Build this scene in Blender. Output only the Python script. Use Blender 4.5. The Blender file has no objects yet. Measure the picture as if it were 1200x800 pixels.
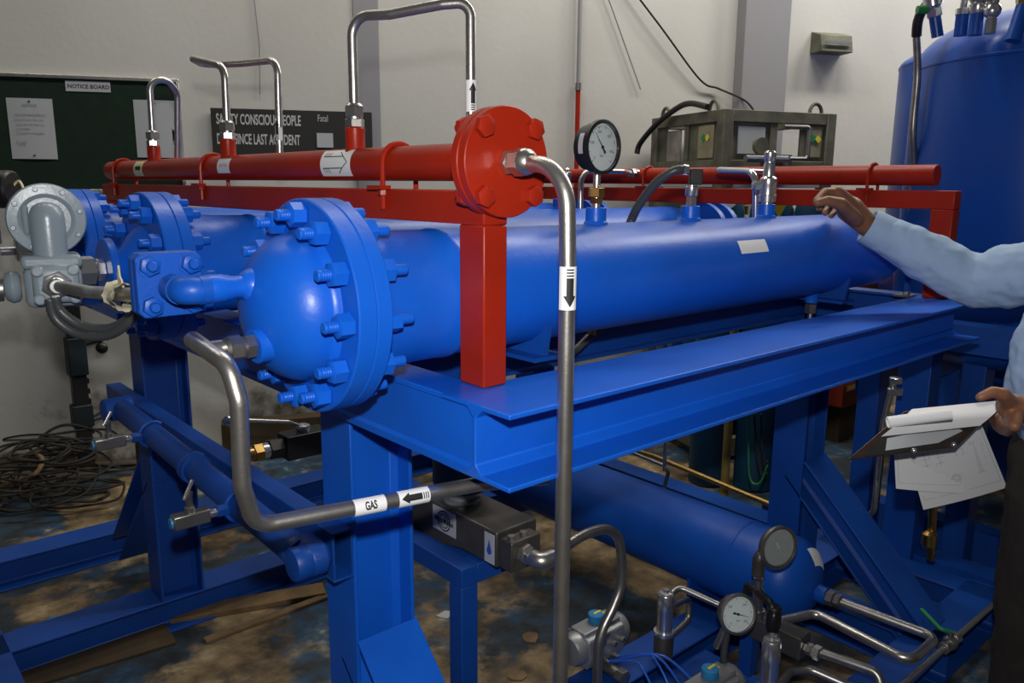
import bpy, math, random
from mathutils import Vector, Matrix
V = Vector
PI = math.pi
R_ = math.radians
S = bpy.context.scene
col = S.collection
random.seed(7)

# ------------------------------------------------------------------ camera
cam_d = bpy.data.cameras.new('camera')
cam = bpy.data.objects.new('camera', cam_d)
col.objects.link(cam)
S.camera = cam
FW = V((0.64912, 0.73563, -0.19360)); RT = V((0.75075, -0.66055, 0.00724)); UP = RT.cross(FW).normalized()
cam.matrix_world = Matrix(((RT.x, UP.x, -FW.x, 0), (RT.y, UP.y, -FW.y, 0), (RT.z, UP.z, -FW.z, 1.5), (0, 0, 0, 1)))
cam_d.sensor_width = 36
cam_d.lens = 36 * 934.9 / 1200
cam_d.clip_start = 0.02

# ------------------------------------------------------------------ world and light
S.view_settings.view_transform = 'Standard'
S.view_settings.look = 'None'
S.view_settings.exposure = 0.0
S.view_settings.gamma = 1.0
S.view_settings.use_curve_mapping = False
W = bpy.data.worlds.new('hall_air')
S.world = W
W.use_nodes = True
W.node_tree.nodes['Background'].inputs[0].default_value = (0.62, 0.68, 0.78, 1)
W.node_tree.nodes['Background'].inputs[1].default_value = 0.055

def area(name, loc, target, sx, sy, power, color):
    d = bpy.data.lights.new(name, 'AREA'); d.shape = 'RECTANGLE'; d.size = sx; d.size_y = sy
    d.energy = power; d.color = color
    o = bpy.data.objects.new(name, d); col.objects.link(o); o.location = loc
    o.rotation_euler = (V(target) - V(loc)).to_track_quat('-Z', 'Y').to_euler()
    return o
# the photographer's flash, a hand above the lens
fd = bpy.data.lights.new('camera_flash', 'SPOT'); fd.energy = 76; fd.spot_size = R_(105); fd.spot_blend = 0.6
fd.shadow_soft_size = 0.018; fd.color = (1.0, 0.98, 0.95)
fo = bpy.data.objects.new('camera_flash', fd); col.objects.link(fo); fo.location = V((0, 0, 1.5)) + UP * 0.13 - FW * 0.02
fo.rotation_euler = (FW + UP * 0.0).to_track_quat('-Z', 'Y').to_euler()
# tube lamps hung in a row in front of the back wall
for k in range(4):
    area('hall_light', (0.0 + 1.9 * k, 3.7 - .97 * k, 4.7), (0.35 + 1.9 * k, 4.4 - .97 * k, 1.2), 1.5, 0.35, (19, 46, 74, 96)[k], (1.0, 0.95, 0.84))
area('hall_light', (6.4, 1.7, 3.5), (2.2, 1.0, 1.2), 1.3, 0.9, 46, (0.95, 0.97, 1.0))  # added light standing in for an unseen high window, streaks the vessel top

# ------------------------------------------------------------------ materials
MATS = {}
def nodes(name):
    m = bpy.data.materials.new(name); m.use_nodes = True
    nt = m.node_tree
    return m, nt, nt.nodes['Principled BSDF']
def paint(name, c, rough=0.35, metal=0.0, var=0.12, scale=6.0, bump=0.15, bscale=60.0, coat=0.0, spec=0.5, c2=None):
    m, nt, b = nodes(name)
    tc = nt.nodes.new('ShaderNodeTexCoord')
    n = nt.nodes.new('ShaderNodeTexNoise'); n.inputs['Scale'].default_value = scale; n.inputs['Detail'].default_value = 6
    nt.links.new(tc.outputs['Object'], n.inputs['Vector'])
    r = nt.nodes.new('ShaderNodeValToRGB')
    r.color_ramp.elements[0].position = 0.35; r.color_ramp.elements[1].position = 0.68
    lo = c2 if c2 else tuple(x * (1 - var) for x in c)
    r.color_ramp.elements[0].color = (*lo, 1); r.color_ramp.elements[1].color = (*c, 1)
    nt.links.new(n.outputs['Fac'], r.inputs['Fac'])
    nt.links.new(r.outputs['Color'], b.inputs['Base Color'])
    b.inputs['Roughness'].default_value = rough; b.inputs['Metallic'].default_value = metal
    b.inputs['Coat Weight'].default_value = coat; b.inputs['Specular IOR Level'].default_value = spec
    if bump:
        n2 = nt.nodes.new('ShaderNodeTexNoise'); n2.inputs['Scale'].default_value = bscale; n2.inputs['Detail'].default_value = 3
        nt.links.new(tc.outputs['Object'], n2.inputs['Vector'])
        bp = nt.nodes.new('ShaderNodeBump'); bp.inputs['Strength'].default_value = bump; bp.inputs['Distance'].default_value = 0.002
        nt.links.new(n2.outputs['Fac'], bp.inputs['Height']); nt.links.new(bp.outputs['Normal'], b.inputs['Normal'])
    MATS[name] = m
    return m
def flat(name, c, rough=0.5, metal=0.0, emit=None):
    m, nt, b = nodes(name)
    b.inputs['Base Color'].default_value = (*c, 1); b.inputs['Roughness'].default_value = rough; b.inputs['Metallic'].default_value = metal
    MATS[name] = m
    return m
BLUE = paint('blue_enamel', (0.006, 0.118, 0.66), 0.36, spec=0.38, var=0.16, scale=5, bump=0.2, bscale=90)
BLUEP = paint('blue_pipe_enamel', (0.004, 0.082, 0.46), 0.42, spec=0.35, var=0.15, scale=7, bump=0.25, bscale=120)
BLUEF = paint('shaded_blue_enamel', (0.005, 0.064, 0.35), 0.45, spec=0.4, var=0.28, scale=4, bump=0.3, bscale=45)  # darker copy of the skid blue: shade on far, low parts put in the colour
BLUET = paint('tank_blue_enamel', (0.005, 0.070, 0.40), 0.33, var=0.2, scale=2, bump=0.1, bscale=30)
RED = paint('red_enamel', (0.37, 0.020, 0.006), 0.36, spec=0.25, var=0.22, scale=7, bump=0.2, bscale=80)
STEEL = paint('brushed_steel', (0.66, 0.63, 0.59), 0.33, metal=0.95, var=0.2, scale=30, bump=0.1, bscale=200)
DSTEEL = paint('dull_steel', (0.42, 0.40, 0.375), 0.36, metal=0.92, var=0.3, scale=20, bump=0.1, bscale=150)
CHROME = paint('bright_steel', (0.74, 0.74, 0.74), 0.24, metal=0.9, var=0.1, scale=20, bump=0.0)
BRASS = paint('brass', (0.62, 0.40, 0.13), 0.3, metal=1.0, var=0.15, scale=20, bump=0.0)
ZINC = paint('dark_zinc', (0.15, 0.14, 0.125), 0.42, metal=0.7, var=0.3, scale=15, bump=0.2, bscale=60)
BLACK = paint('black_plastic', (0.012, 0.012, 0.013), 0.4, var=0.2, bump=0.05)
RUBBER = paint('grey_conduit', (0.055, 0.06, 0.065), 0.4, var=0.2, bump=0.0)
GREYP = paint('grey_hammer_paint', (0.25, 0.31, 0.36), 0.3, var=0.1, scale=8, bump=0.15, bscale=100)
ALU = paint('grey_cast_aluminium', (0.33, 0.34, 0.35), 0.42, metal=0.55, var=0.12, scale=20, bump=0.1)
PAPER = paint('paper_white', (0.78, 0.78, 0.80), 0.7, var=0.03, bump=0.0)
OLDPAPER = paint('notice_paper', (0.42, 0.44, 0.46), 0.8, var=0.06, bump=0.0)
STICK = flat('label_white', (0.85, 0.85, 0.85), 0.5)
YSTICK = flat('label_yellowed', (0.72, 0.68, 0.38), 0.5)
SILV = paint('label_silver', (0.55, 0.56, 0.60), 0.35, metal=0.3, var=0.06, bump=0.0)
INK = flat('black_ink', (0.012, 0.012, 0.014), 0.6)
GINK = flat('grey_ink', (0.16, 0.16, 0.18), 0.7)
BINK = flat('blue_ink', (0.02, 0.07, 0.42), 0.5)
WINK = flat('white_lettering', (0.50, 0.50, 0.50), 0.7)
GREEN = paint('green_felt', (0.003, 0.019, 0.010), 0.95, var=0.25, scale=20, bump=0.3, bscale=300)
SIGNB = paint('black_sign_face', (0.018, 0.018, 0.018), 0.75, var=0.2, bump=0.05)
CAGE = paint('weathered_galvanised', (0.17, 0.165, 0.12), 0.7, metal=0.2, var=0.5, scale=9, bump=0.5, bscale=40)
TEAL = paint('cylinder_teal', (0.006, 0.06, 0.12), 0.45, var=0.25, scale=5, bump=0.1)
TAPE = paint('masking_tape', (0.62, 0.58, 0.42), 0.8, var=0.12, scale=40, bump=0.6, bscale=90)
SKIN = paint('brown_skin', (0.25, 0.105, 0.055), 0.5, var=0.22, scale=25, bump=0.35, bscale=140)
SHIRT = paint('light_blue_cotton', (0.34, 0.47, 0.68), 0.85, var=0.10, scale=8, bump=0.35, bscale=350)
TROUS = paint('dark_brown_cloth', (0.022, 0.017, 0.015), 0.9, var=0.2, scale=60, bump=0.3, bscale=300)
LEATHER = paint('black_leather', (0.01, 0.009, 0.008), 0.4, var=0.2)
HAIR = paint('black_hair', (0.008, 0.007, 0.006), 0.6, var=0.3, scale=60, bump=0.8, bscale=200)
CYANP = paint('light_blue_plastic', (0.02, 0.22, 0.50), 0.45, var=0.1)
YEL = flat('yellow_plastic', (0.75, 0.62, 0.03), 0.5)
GRN = flat('green_plastic', (0.02, 0.22, 0.06), 0.5)
ORED = paint('orange_red_metal', (0.45, 0.05, 0.02), 0.6, var=0.3, scale=5)
CABLE = paint('dusty_black_cable', (0.026, 0.021, 0.016), 0.75, var=0.55, scale=12, bump=0.5, bscale=60)
WOOD = paint('raw_timber', (0.22, 0.14, 0.065), 0.8, var=0.45, scale=12, bump=0.4, bscale=50)
OLIVE = paint('brown_timber_dark', (0.07, 0.045, 0.02), 0.8, var=0.4, scale=9, bump=0.3)
BUF = flat('blue_air_hose', (0.015, 0.10, 0.55), 0.3)
DIAL = flat('dial_white', (0.62, 0.68, 0.70), 0.35)
DIALG = flat('dial_grey', (0.30, 0.33, 0.33), 0.3)

def glass():
    m, nt, b = nodes('gauge_glass')
    tr = nt.nodes.new('ShaderNodeBsdfTransparent'); gl = nt.nodes.new('ShaderNodeBsdfGlossy'); gl.inputs['Roughness'].default_value = 0.05
    fr = nt.nodes.new('ShaderNodeFresnel'); fr.inputs['IOR'].default_value = 1.25; mx = nt.nodes.new('ShaderNodeMixShader')
    nt.links.new(fr.outputs[0], mx.inputs[0]); nt.links.new(tr.outputs[0], mx.inputs[1]); nt.links.new(gl.outputs[0], mx.inputs[2])
    nt.links.new(mx.outputs[0], nt.nodes['Material Output'].inputs['Surface'])
    return m
GLASS = glass()

def wall_mat():
    m, nt, b = nodes('painted_plaster')
    tc = nt.nodes.new('ShaderNodeTexCoord')
    n = nt.nodes.new('ShaderNodeTexNoise'); n.inputs['Scale'].default_value = 0.9; n.inputs['Detail'].default_value = 8
    nt.links.new(tc.outputs['Object'], n.inputs['Vector'])
    r = nt.nodes.new('ShaderNodeValToRGB')
    r.color_ramp.elements[0].position = 0.3; r.color_ramp.elements[0].color = (0.47, 0.46, 0.43, 1)
    r.color_ramp.elements[1].position = 0.65; r.color_ramp.elements[1].color = (0.56, 0.555, 0.525, 1)
    nt.links.new(n.outputs['Fac'], r.inputs['Fac'])
    # scuffs and grime of the lower wall: a blotchy mask with its own shape
    n2 = nt.nodes.new('ShaderNodeTexNoise'); n2.inputs['Scale'].default_value = 2.2; n2.inputs['Detail'].default_value = 10
    n2.inputs['Roughness'].default_value = 0.65
    nt.links.new(tc.outputs['Object'], n2.inputs['Vector'])
    sp = nt.nodes.new('ShaderNodeSeparateXYZ'); nt.links.new(tc.outputs['Object'], sp.inputs[0])
    mr = nt.nodes.new('ShaderNodeMapRange'); mr.inputs['From Min'].default_value = 0.0; mr.inputs['From Max'].default_value = 0.75
    mr.inputs['To Min'].default_value = 0.26; mr.inputs['To Max'].default_value = -0.12
    nt.links.new(sp.outputs['Z'], mr.inputs['Value'])
    ad = nt.nodes.new('ShaderNodeMath'); ad.operation = 'ADD'
    nt.links.new(n2.outputs['Fac'], ad.inputs[0]); nt.links.new(mr.outputs[0], ad.inputs[1])
    r2 = nt.nodes.new('ShaderNodeValToRGB'); r2.color_ramp.elements[0].position = 0.62; r2.color_ramp.elements[1].position = 0.74
    nt.links.new(ad.outputs[0], r2.inputs['Fac'])
    mx = nt.nodes.new('ShaderNodeMix'); mx.data_type = 'RGBA'
    mx.inputs['B'].default_value = (0.12, 0.095, 0.065, 1)
    nt.links.new(r2.outputs['Color'], mx.inputs['Factor']); nt.links.new(r.outputs['Color'], mx.inputs['A'])
    nt.links.new(mx.outputs['Result'], b.inputs['Base Color'])
    b.inputs['Roughness'].default_value = 0.85
    n3 = nt.nodes.new('ShaderNodeTexNoise'); n3.inputs['Scale'].default_value = 30
    nt.links.new(tc.outputs['Object'], n3.inputs['Vector'])
    bp = nt.nodes.new('ShaderNodeBump'); bp.inputs['Strength'].default_value = 0.2; bp.inputs['Distance'].default_value = 0.004
    nt.links.new(n3.outputs['Fac'], bp.inputs['Height']); nt.links.new(bp.outputs['Normal'], b.inputs['Normal'])
    return m
def floor_mat():
    m, nt, b = nodes('dirty_concrete')
    tc = nt.nodes.new('ShaderNodeTexCoord')
    def noise(s, d, loc=(0, 0, 0)):
        mp = nt.nodes.new('ShaderNodeMapping'); mp.inputs['Location'].default_value = loc
        nt.links.new(tc.outputs['Object'], mp.inputs['Vector'])
        n = nt.nodes.new('ShaderNodeTexNoise'); n.inputs['Scale'].default_value = s; n.inputs['Detail'].default_value = d
        n.inputs['Roughness'].default_value = 0.62
        nt.links.new(mp.outputs[0], n.inputs['Vector']); return n
    def ramp(n, stops):
        r = nt.nodes.new('ShaderNodeValToRGB'); e = r.color_ramp.elements
        e[0].position, e[0].color = stops[0][0], (*stops[0][1], 1); e[1].position, e[1].color = stops[-1][0], (*stops[-1][1], 1)
        for p, c in stops[1:-1]:
            q = e.new(p); q.color = (*c, 1)
        nt.links.new(n.outputs['Fac'], r.inputs['Fac']); return r
    base = ramp(noise(7, 15), [(0.34, (0.030, 0.022, 0.015)), (0.47, (0.13, 0.088, 0.045)), (0.60, (0.26, 0.185, 0.095)), (0.70, (0.42, 0.33, 0.20))])
    stain = ramp(noise(1.5, 15, (3, 1, 0)), [(0.46, (0, 0, 0)), (0.51, (1, 1, 1))])
    scol = ramp(noise(6, 15, (1, 5, 0)), [(0.34, (0.006, 0.009, 0.012)), (0.48, (0.025, 0.035, 0.045)), (0.56, (0.015, 0.055, 0.11)), (0.62, (0.06, 0.09, 0.12)), (0.70, (0.34, 0.33, 0.29))])
    mx = nt.nodes.new('ShaderNodeMix'); mx.data_type = 'RGBA'
    # paint spills lie under and before the machine, the far floor is bare
    sp = nt.nodes.new('ShaderNodeSeparateXYZ'); nt.links.new(tc.outputs['Object'], sp.inputs[0])
    mr = nt.nodes.new('ShaderNodeMapRange'); mr.inputs['From Min'].default_value = 2.5; mr.inputs['From Max'].default_value = 3.2
    mr.inputs['To Min'].default_value = 1.0; mr.inputs['To Max'].default_value = 0.0
    nt.links.new(sp.outputs['Y'], mr.inputs['Value'])
    mu = nt.nodes.new('ShaderNodeMath'); mu.operation = 'MULTIPLY'
    nt.links.new(stain.outputs['Color'], mu.inputs[0]); nt.links.new(mr.outputs[0], mu.inputs[1])
    nt.links.new(mu.outputs[0], mx.inputs['Factor']); nt.links.new(base.outputs['Color'], mx.inputs['A']); nt.links.new(scol.outputs['Color'], mx.inputs['B'])
    nt.links.new(mx.outputs['Result'], b.inputs['Base Color'])
    b.inputs['Roughness'].default_value = 0.7
    bp = nt.nodes.new('ShaderNodeBump'); bp.inputs['Strength'].default_value = 0.5; bp.inputs['Distance'].default_value = 0.01
    nt.links.new(noise(22, 8).outputs['Fac'], bp.inputs['Height']); nt.links.new(bp.outputs['Normal'], b.inputs['Normal'])
    return m
WALL = wall_mat(); FLOOR = floor_mat()
PILL = paint('grey_pillar_paint', (0.27, 0.265, 0.285), 0.85, var=0.08, scale=2, bump=0.2, bscale=30)

# ------------------------------------------------------------------ mesh helpers
def basis(d, up=None):
    d = V(d).normalized()
    u = V(up) if up else (V((0, 0, 1)) if abs(d.z) < 0.9 else V((1, 0, 0)))
    a = u.cross(d)
    if a.length < 1e-6: a = V((0, 1, 0)).cross(d)
    a.normalize(); b = d.cross(a)
    return d, a, b
class M:
    def __init__(s): s.v = []; s.f = []
    def add(s, vs, fs):
        n = len(s.v); s.v += [V(v) for v in vs]; s.f += [tuple(i + n for i in f) for f in fs]; return s
    def box(s, x0, x1, y0, y1, z0, z1):
        return s.add([(x, y, z) for z in (z0, z1) for y in (y0, y1) for x in (x0, x1)],
                     [(0, 2, 3, 1), (4, 5, 7, 6), (0, 1, 5, 4), (2, 6, 7, 3), (0, 4, 6, 2), (1, 3, 7, 5)])
    def obox(s, c, ax, ay, az):
        c, ax, ay, az = V(c), V(ax), V(ay), V(az)
        return s.add([c + ax * i + ay * j + az * k for k in (-1, 1) for j in (-1, 1) for i in (-1, 1)],
                     [(0, 2, 3, 1), (4, 5, 7, 6), (0, 1, 5, 4), (2, 6, 7, 3), (0, 4, 6, 2), (1, 3, 7, 5)])
    def lathe(s, o, d, prof, seg=32, up=None, phase=0.0, caps=True):
        o = V(o); d, a, b = basis(d, up); vs = []; fs = []
        for t, r in prof:
            for k in range(seg):
                th = 2 * PI * k / seg + phase
                vs.append(o + d * t + a * (r * math.cos(th)) + b * (r * math.sin(th)))
        for i in range(len(prof) - 1):
            for k in range(seg):
                k2 = (k + 1) % seg
                fs.append((i * seg + k, i * seg + k2, (i + 1) * seg + k2, (i + 1) * seg + k))
        if caps:
            fs.append(tuple(range(seg - 1, -1, -1))); fs.append(tuple((len(prof) - 1) * seg + k for k in range(seg)))
        return s.add(vs, fs)
    def cyl(s, p, q, r, seg=24, r2=None):
        p, q = V(p), V(q); L = (q - p).length
        return s.lathe(p, q - p, [(0, r), (L, r if r2 is None else r2)], seg)
    def disc(s, o, d, r, h, seg=40, ch=0.0015):
        return s.lathe(o, d, [(0, r - ch), (ch, r), (h - ch, r), (h, r - ch)], seg)
    def hex(s, o, d, r, h, phase=0.0, up=None):
        c = r * 0.12
        return s.lathe(o, d, [(0, r - c), (c * .6, r), (h - c * .6, r), (h, r - c)], 6, up, phase)
    def dome(s, o, d, R, h, seg=40, n=10):
        return s.lathe(o, d, [(h * math.sin(PI / 2 * i / n), max(R * math.cos(PI / 2 * i / n), 0.0005)) for i in range(n + 1)], seg)
    def tube(s, pts, r, seg=16, bend=0.04, closed=False, nb=7, ripple=None):
        P = fillet([V(p) for p in pts], bend, nb) if bend and not closed else [V(p) for p in pts]
        if ripple:
            P = resample(P, ripple[0])
        n = len(P); vs = []; fs = []
        d0 = (P[1] - P[0]).normalized(); _, a, b = basis(d0)
        for i in range(n):
            if closed: t = (P[(i + 1) % n] - P[i - 1]).normalized()
            else: t = (P[min(i + 1, n - 1)] - P[max(i - 1, 0)]).normalized()
            a = (a - t * a.dot(t)).normalized(); b = t.cross(a)
            rr = r * (1 + (ripple[1] if i % 2 else 0)) if ripple else r
            for k in range(seg):
                th = 2 * PI * k / seg
                vs.append(P[i] + a * (rr * math.cos(th)) + b * (rr * math.sin(th)))
        for i in range(n if closed else n - 1):
            j = (i + 1) % n
            for k in range(seg):
                k2 = (k + 1) % seg
                fs.append((i * seg + k, i * seg + k2, j * seg + k2, j * seg + k))
        if not closed:
            fs.append(tuple(range(seg - 1, -1, -1))); fs.append(tuple((n - 1) * seg + k for k in range(seg)))
        return s.add(vs, fs)
    def prism(s, poly, vec):
        n = len(poly); poly = [V(p) for p in poly]; vec = V(vec)
        nm = V((0, 0, 0))
        for i in range(n):
            nm += poly[i].cross(poly[(i + 1) % n])
        if nm.dot(vec) > 0: poly = poly[::-1]
        fs = [tuple(range(n)), tuple(range(2 * n - 1, n - 1, -1))]
        for i in range(n):
            j = (i + 1) % n; fs.append((j, i, i + n, j + n))
        return s.add(poly + [p + vec for p in poly], fs)
    def sphere(s, c, r, seg=20, n=10, sc=(1, 1, 1)):
        vs = []; fs = []; c = V(c)
        for i in range(1, n):
            ph = PI * i / n
            for k in range(seg):
                th = 2 * PI * k / seg
                vs.append(c + V((r * sc[0] * math.sin(ph) * math.cos(th), r * sc[1] * math.sin(ph) * math.sin(th), r * sc[2] * math.cos(ph))))
        vs.append(c + V((0, 0, r * sc[2]))); vs.append(c - V((0, 0, r * sc[2]))); T = len(vs) - 2; B = T + 1
        for i in range(n - 2):
            for k in range(seg):
                k2 = (k + 1) % seg
                fs.append((i * seg + k, (i + 1) * seg + k, (i + 1) * seg + k2, i * seg + k2))
        for k in range(seg):
            k2 = (k + 1) % seg
            fs.append((T, k, k2)); fs.append((B, (n - 2) * seg + k2, (n - 2) * seg + k))
        return s.add(vs, fs)
    def mesh(s, name, mat, off=V((0, 0, 0)), angle=35):
        me = bpy.data.meshes.new(name)
        me.from_pydata([tuple(v - off) for v in s.v], [], s.f)
        me.materials.append(mat)
        me.shade_smooth()
        import bmesh
        bm = bmesh.new(); bm.from_mesh(me)
        for e in bm.edges:
            if len(e.link_faces) == 2 and e.calc_face_angle(0) > R_(angle): e.smooth = False
        bm.to_mesh(me); bm.free()
        return me
    def build(s, name, mat, parent=None, bevel=0, angle=35, label=None):
        root = parent
        while root is not None and root.parent is not None: root = root.parent
        if root is not None: off = V(root.location)
        else:
            off = V((sum(v.x for v in s.v) / len(s.v), sum(v.y for v in s.v) / len(s.v), min(v.z for v in s.v)))
        o = bpy.data.objects.new(name, s.mesh(name, mat, off, angle)); col.objects.link(o)
        if root is None: o.location = off
        o.parent = parent
        if bevel:
            md = o.modifiers.new('edge', 'BEVEL'); md.width = bevel; md.segments = 2; md.limit_method = 'ANGLE'; md.angle_limit = R_(40)
        if label: o['label'] = label
        return o
def fillet(P, R, nb):
    out = [P[0]]
    for i in range(1, len(P) - 1):
        a, b, c = P[i - 1], P[i], P[i + 1]
        u = (a - b); w = (c - b); lu, lw = u.length, w.length; u.normalize(); w.normalize()
        ang = u.angle(w)
        if ang > PI - 0.03: out.append(b); continue
        t = min(R / math.tan(ang / 2), lu * 0.49, lw * 0.49); rr = t * math.tan(ang / 2)
        cen = b + (u + w).normalized() * (rr / math.sin(ang / 2))
        p0 = b + u * t; p1 = b + w * t
        v0 = p0 - cen; v1 = p1 - cen; th = v0.angle(v1)
        for k in range(nb + 1):
            f = k / nb
            out.append(cen + (v0 * math.sin((1 - f) * th) + v1 * math.sin(f * th)) / math.sin(th))
    out.append(P[-1])
    return out
def resample(P, step):
    out = [P[0]]; rem = step
    for i in range(len(P) - 1):
        a, b = P[i], P[i + 1]; L = (b - a).length; t = rem
        while t < L:
            out.append(a.lerp(b, t / L)); t += step
        rem = t - L
    out.append(P[-1]); return out
def smoothpath(P, n=10):
    P = [V(p) for p in P]; out = []
    for i in range(len(P) - 1):
        p0 = P[max(i - 1, 0)]; p1 = P[i]; p2 = P[i + 1]; p3 = P[min(i + 2, len(P) - 1)]
        for k in range(n):
            t = k / n
            out.append(0.5 * ((2 * p1) + (p2 - p0) * t + (2 * p0 - 5 * p1 + 4 * p2 - p3) * t * t + (3 * p1 - p0 - 3 * p2 + p3) * t ** 3))
    out.append(P[-1]); return out
def tag(o, label=None, cat=None, group=None, kind=None):
    if label: o['label'] = label
    if cat: o['category'] = cat
    if group: o['group'] = group
    if kind: o['kind'] = kind
    return o
def thing(name, label, cat, loc=(0, 0, 0), group=None):
    o = bpy.data.objects.new(name, None); col.objects.link(o); o.location = loc; o.empty_display_size = 0.05
    return tag(o, label, cat, group)
def inst(mesh, name, parent, loc, rot=None):
    o = bpy.data.objects.new(name, mesh); col.objects.link(o); o.parent = parent
    root = parent
    while root.parent is not None: root = root.parent
    m = (rot.to_4x4() if rot else Matrix.Identity(4)); m.translation = V(loc) - V(root.location)
    if parent.parent is not None or parent.type == 'MESH': m = parent.matrix_basis.inverted() @ m
    o.matrix_basis = m
    return o
def text2d(s, size=1.0, bold=0.0, fine=False):
    c = bpy.data.curves.new('lettering', 'FONT'); c.body = s; c.size = size; c.align_x = 'CENTER'; c.align_y = 'CENTER'
    c.resolution_u = 3; c.offset = bold
    o = bpy.data.objects.new('lettering', c); col.objects.link(o)
    dg = bpy.context.evaluated_depsgraph_get(); me = bpy.data.meshes.new_from_object(o.evaluated_get(dg))
    if fine:
        import bmesh
        bm = bmesh.new(); bm.from_mesh(me); bmesh.ops.triangulate(bm, faces=bm.faces)
        for _ in range(4):
            es = [e for e in bm.edges if e.calc_length() > size * .14]
            if not es: break
            bmesh.ops.subdivide_edges(bm, edges=es, cuts=1); bmesh.ops.triangulate(bm, faces=bm.faces)
        bm.to_mesh(me); bm.free()
    vs = [v.co.copy() for v in me.vertices]; fs = [tuple(p.vertices) for p in me.polygons]
    bpy.data.objects.remove(o); bpy.data.curves.remove(c); bpy.data.meshes.remove(me)
    return vs, fs
def letters(m, s, size, o, ex, ey, sx=1.0, bold=0.0, bend=None, off=(0, 0)):
    vs, fs = text2d(s, size, bold, bend is not None)
    o, ex, ey = V(o), V(ex).normalized(), V(ey).normalized()
    if bend: return m.add([bend(v.x * sx + off[0], v.y + off[1]) for v in vs], fs)
    return m.add([o + ex * (v.x * sx + off[0]) + ey * (v.y + off[1]) for v in vs], fs)
def wrap(p, axis, face, r):
    """(u along axis, w round it) -> point on the cylinder of radius r about p; face = direction the middle faces"""
    p = V(p); ax = V(axis).normalized(); n = V(face); n = (n - ax * n.dot(ax)).normalized(); t = ax.cross(n)
    def f(u, w, lift=0.0):
        a = w / r
        return p + ax * u + (n * math.cos(a) + t * math.sin(a)) * (r + lift)
    return f
def patch(fn, u, w, lift=0.0005, nu=2, nw=10, u0=None, w0=None, notch=0.0):
    m = M(); vs = []; fs = []
    for i in range(nu + 1):
        for j in range(nw + 1):
            ww = -w / 2 + w * j / nw
            uu = -u / 2 + u * i / nu
            if notch: uu += notch * (1 - (2 * ww / w) ** 2)
            vs.append(fn(uu, ww, lift))
    for i in range(nu):
        for j in range(nw):
            a = i * (nw + 1) + j; fs.append((a, a + nw + 1, a + nw + 2, a + 1))
    m.add(vs, fs); n = len(vs)
    return m
def arrow(m, fn, L, h, sgn=1, lift=0.0009, bars=3):
    """solid arrow with broken tail, mapped by fn(u,w)"""
    def quad(u0, u1, w0, w1, u0b=None):
        k = 6; vs = []; fs = []
        for j in range(k + 1):
            w = w0 + (w1 - w0) * j / k
            vs += [fn(sgn * u0, w, lift), fn(sgn * u1, w, lift)]
        for j in range(k): fs.append((2 * j, 2 * j + 1, 2 * j + 3, 2 * j + 2))
        m.add(vs, fs)
    quad(-L * .28, L * .22, -h * .28, h * .28)
    for i in range(bars): quad(-L * (.36 + .08 * i), -L * (.32 + .08 * i), -h * .28, h * .28)
    k = 6; vs = []; fs = []
    for j in range(k + 1):
        w = -h / 2 + h * j / k
        vs += [fn(sgn * L * .2, w, lift), fn(sgn * (L * .2 + L * .3 * (1 - abs(2 * w / h))), w, lift)]
    for j in range(k): fs.append((2 * j, 2 * j + 1, 2 * j + 3, 2 * j + 2))
    m.add(vs, fs)
X, Y, Z = V((1, 0, 0)), V((0, 1, 0)), V((0, 0, 1))
TOCAM = -FW

# ------------------------------------------------------------------ the hall
WO = V((0.9, 4.66, 0)); WT = V((0.891, -0.454, 0)); WN = V((-0.454, -0.891, 0))
def wp(s, z, d=0.0): return WO + WT * s + WN * d + Z * z
tag(M().prism([wp(-3.2, 0), wp(9.5, 0), wp(9.5, 0, -.2), wp(-3.2, 0, -.2)], (0, 0, 5.5)).build('wall_back', WALL), kind='structure')
tag(M().box(-3, 10, -3.5, 7, -0.1, 0).build('floor', FLOOR), kind='structure')
tag(M().prism([wp(1.60, 0), wp(1.735, 0), wp(1.735, 0, .011), wp(1.60, 0, .011)], (0, 0, 5.5)).build('trim_1', PILL, bevel=.004), kind='structure')
tag(M().prism([wp(3.86, 0), wp(4.16, 0), wp(4.16, 0, .10), wp(3.86, 0, .10)], (0, 0, 5.5)).build('trim_2', PILL, bevel=.004), kind='structure')

def board():
    t = thing('notice_board', 'green felt notice board in a thin aluminium frame, hung on the plaster wall', 'notice board', wp(-.9, 1.45))
    m = M(); m.prism([wp(-.92, 1.455), wp(.70, 1.455), wp(.70, 1.455, .015), wp(-.92, 1.455, .015)], (0, 0, .55)); m.build('felt_panel', GREEN, t)
    f = M()
    for a, b, z0, z1 in ((-.93, .715, 1.995, 2.012), (-.93, .715, 1.44, 1.458), (-.93, -.915, 1.458, 1.995), (.70, .715, 1.458, 1.995)):
        f.prism([wp(a, z0), wp(b, z0), wp(b, z0, .025), wp(a, z0, .025)], (0, 0, z1 - z0))
    f.build('frame', STEEL, t, bevel=.002)
    s = M().prism([wp(.188, 1.936, .016), wp(.392, 1.936, .016), wp(.392, 1.936, .018), wp(.188, 1.936, .018)], (0, 0, .05)).build('title_strip', OLDPAPER, t)
    letters(M(), '< NOTICE BOARD *', .026, wp(.29, 1.960, .0186), WT, Z, bold=.0004).build('lettering', INK, s)
board()
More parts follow.
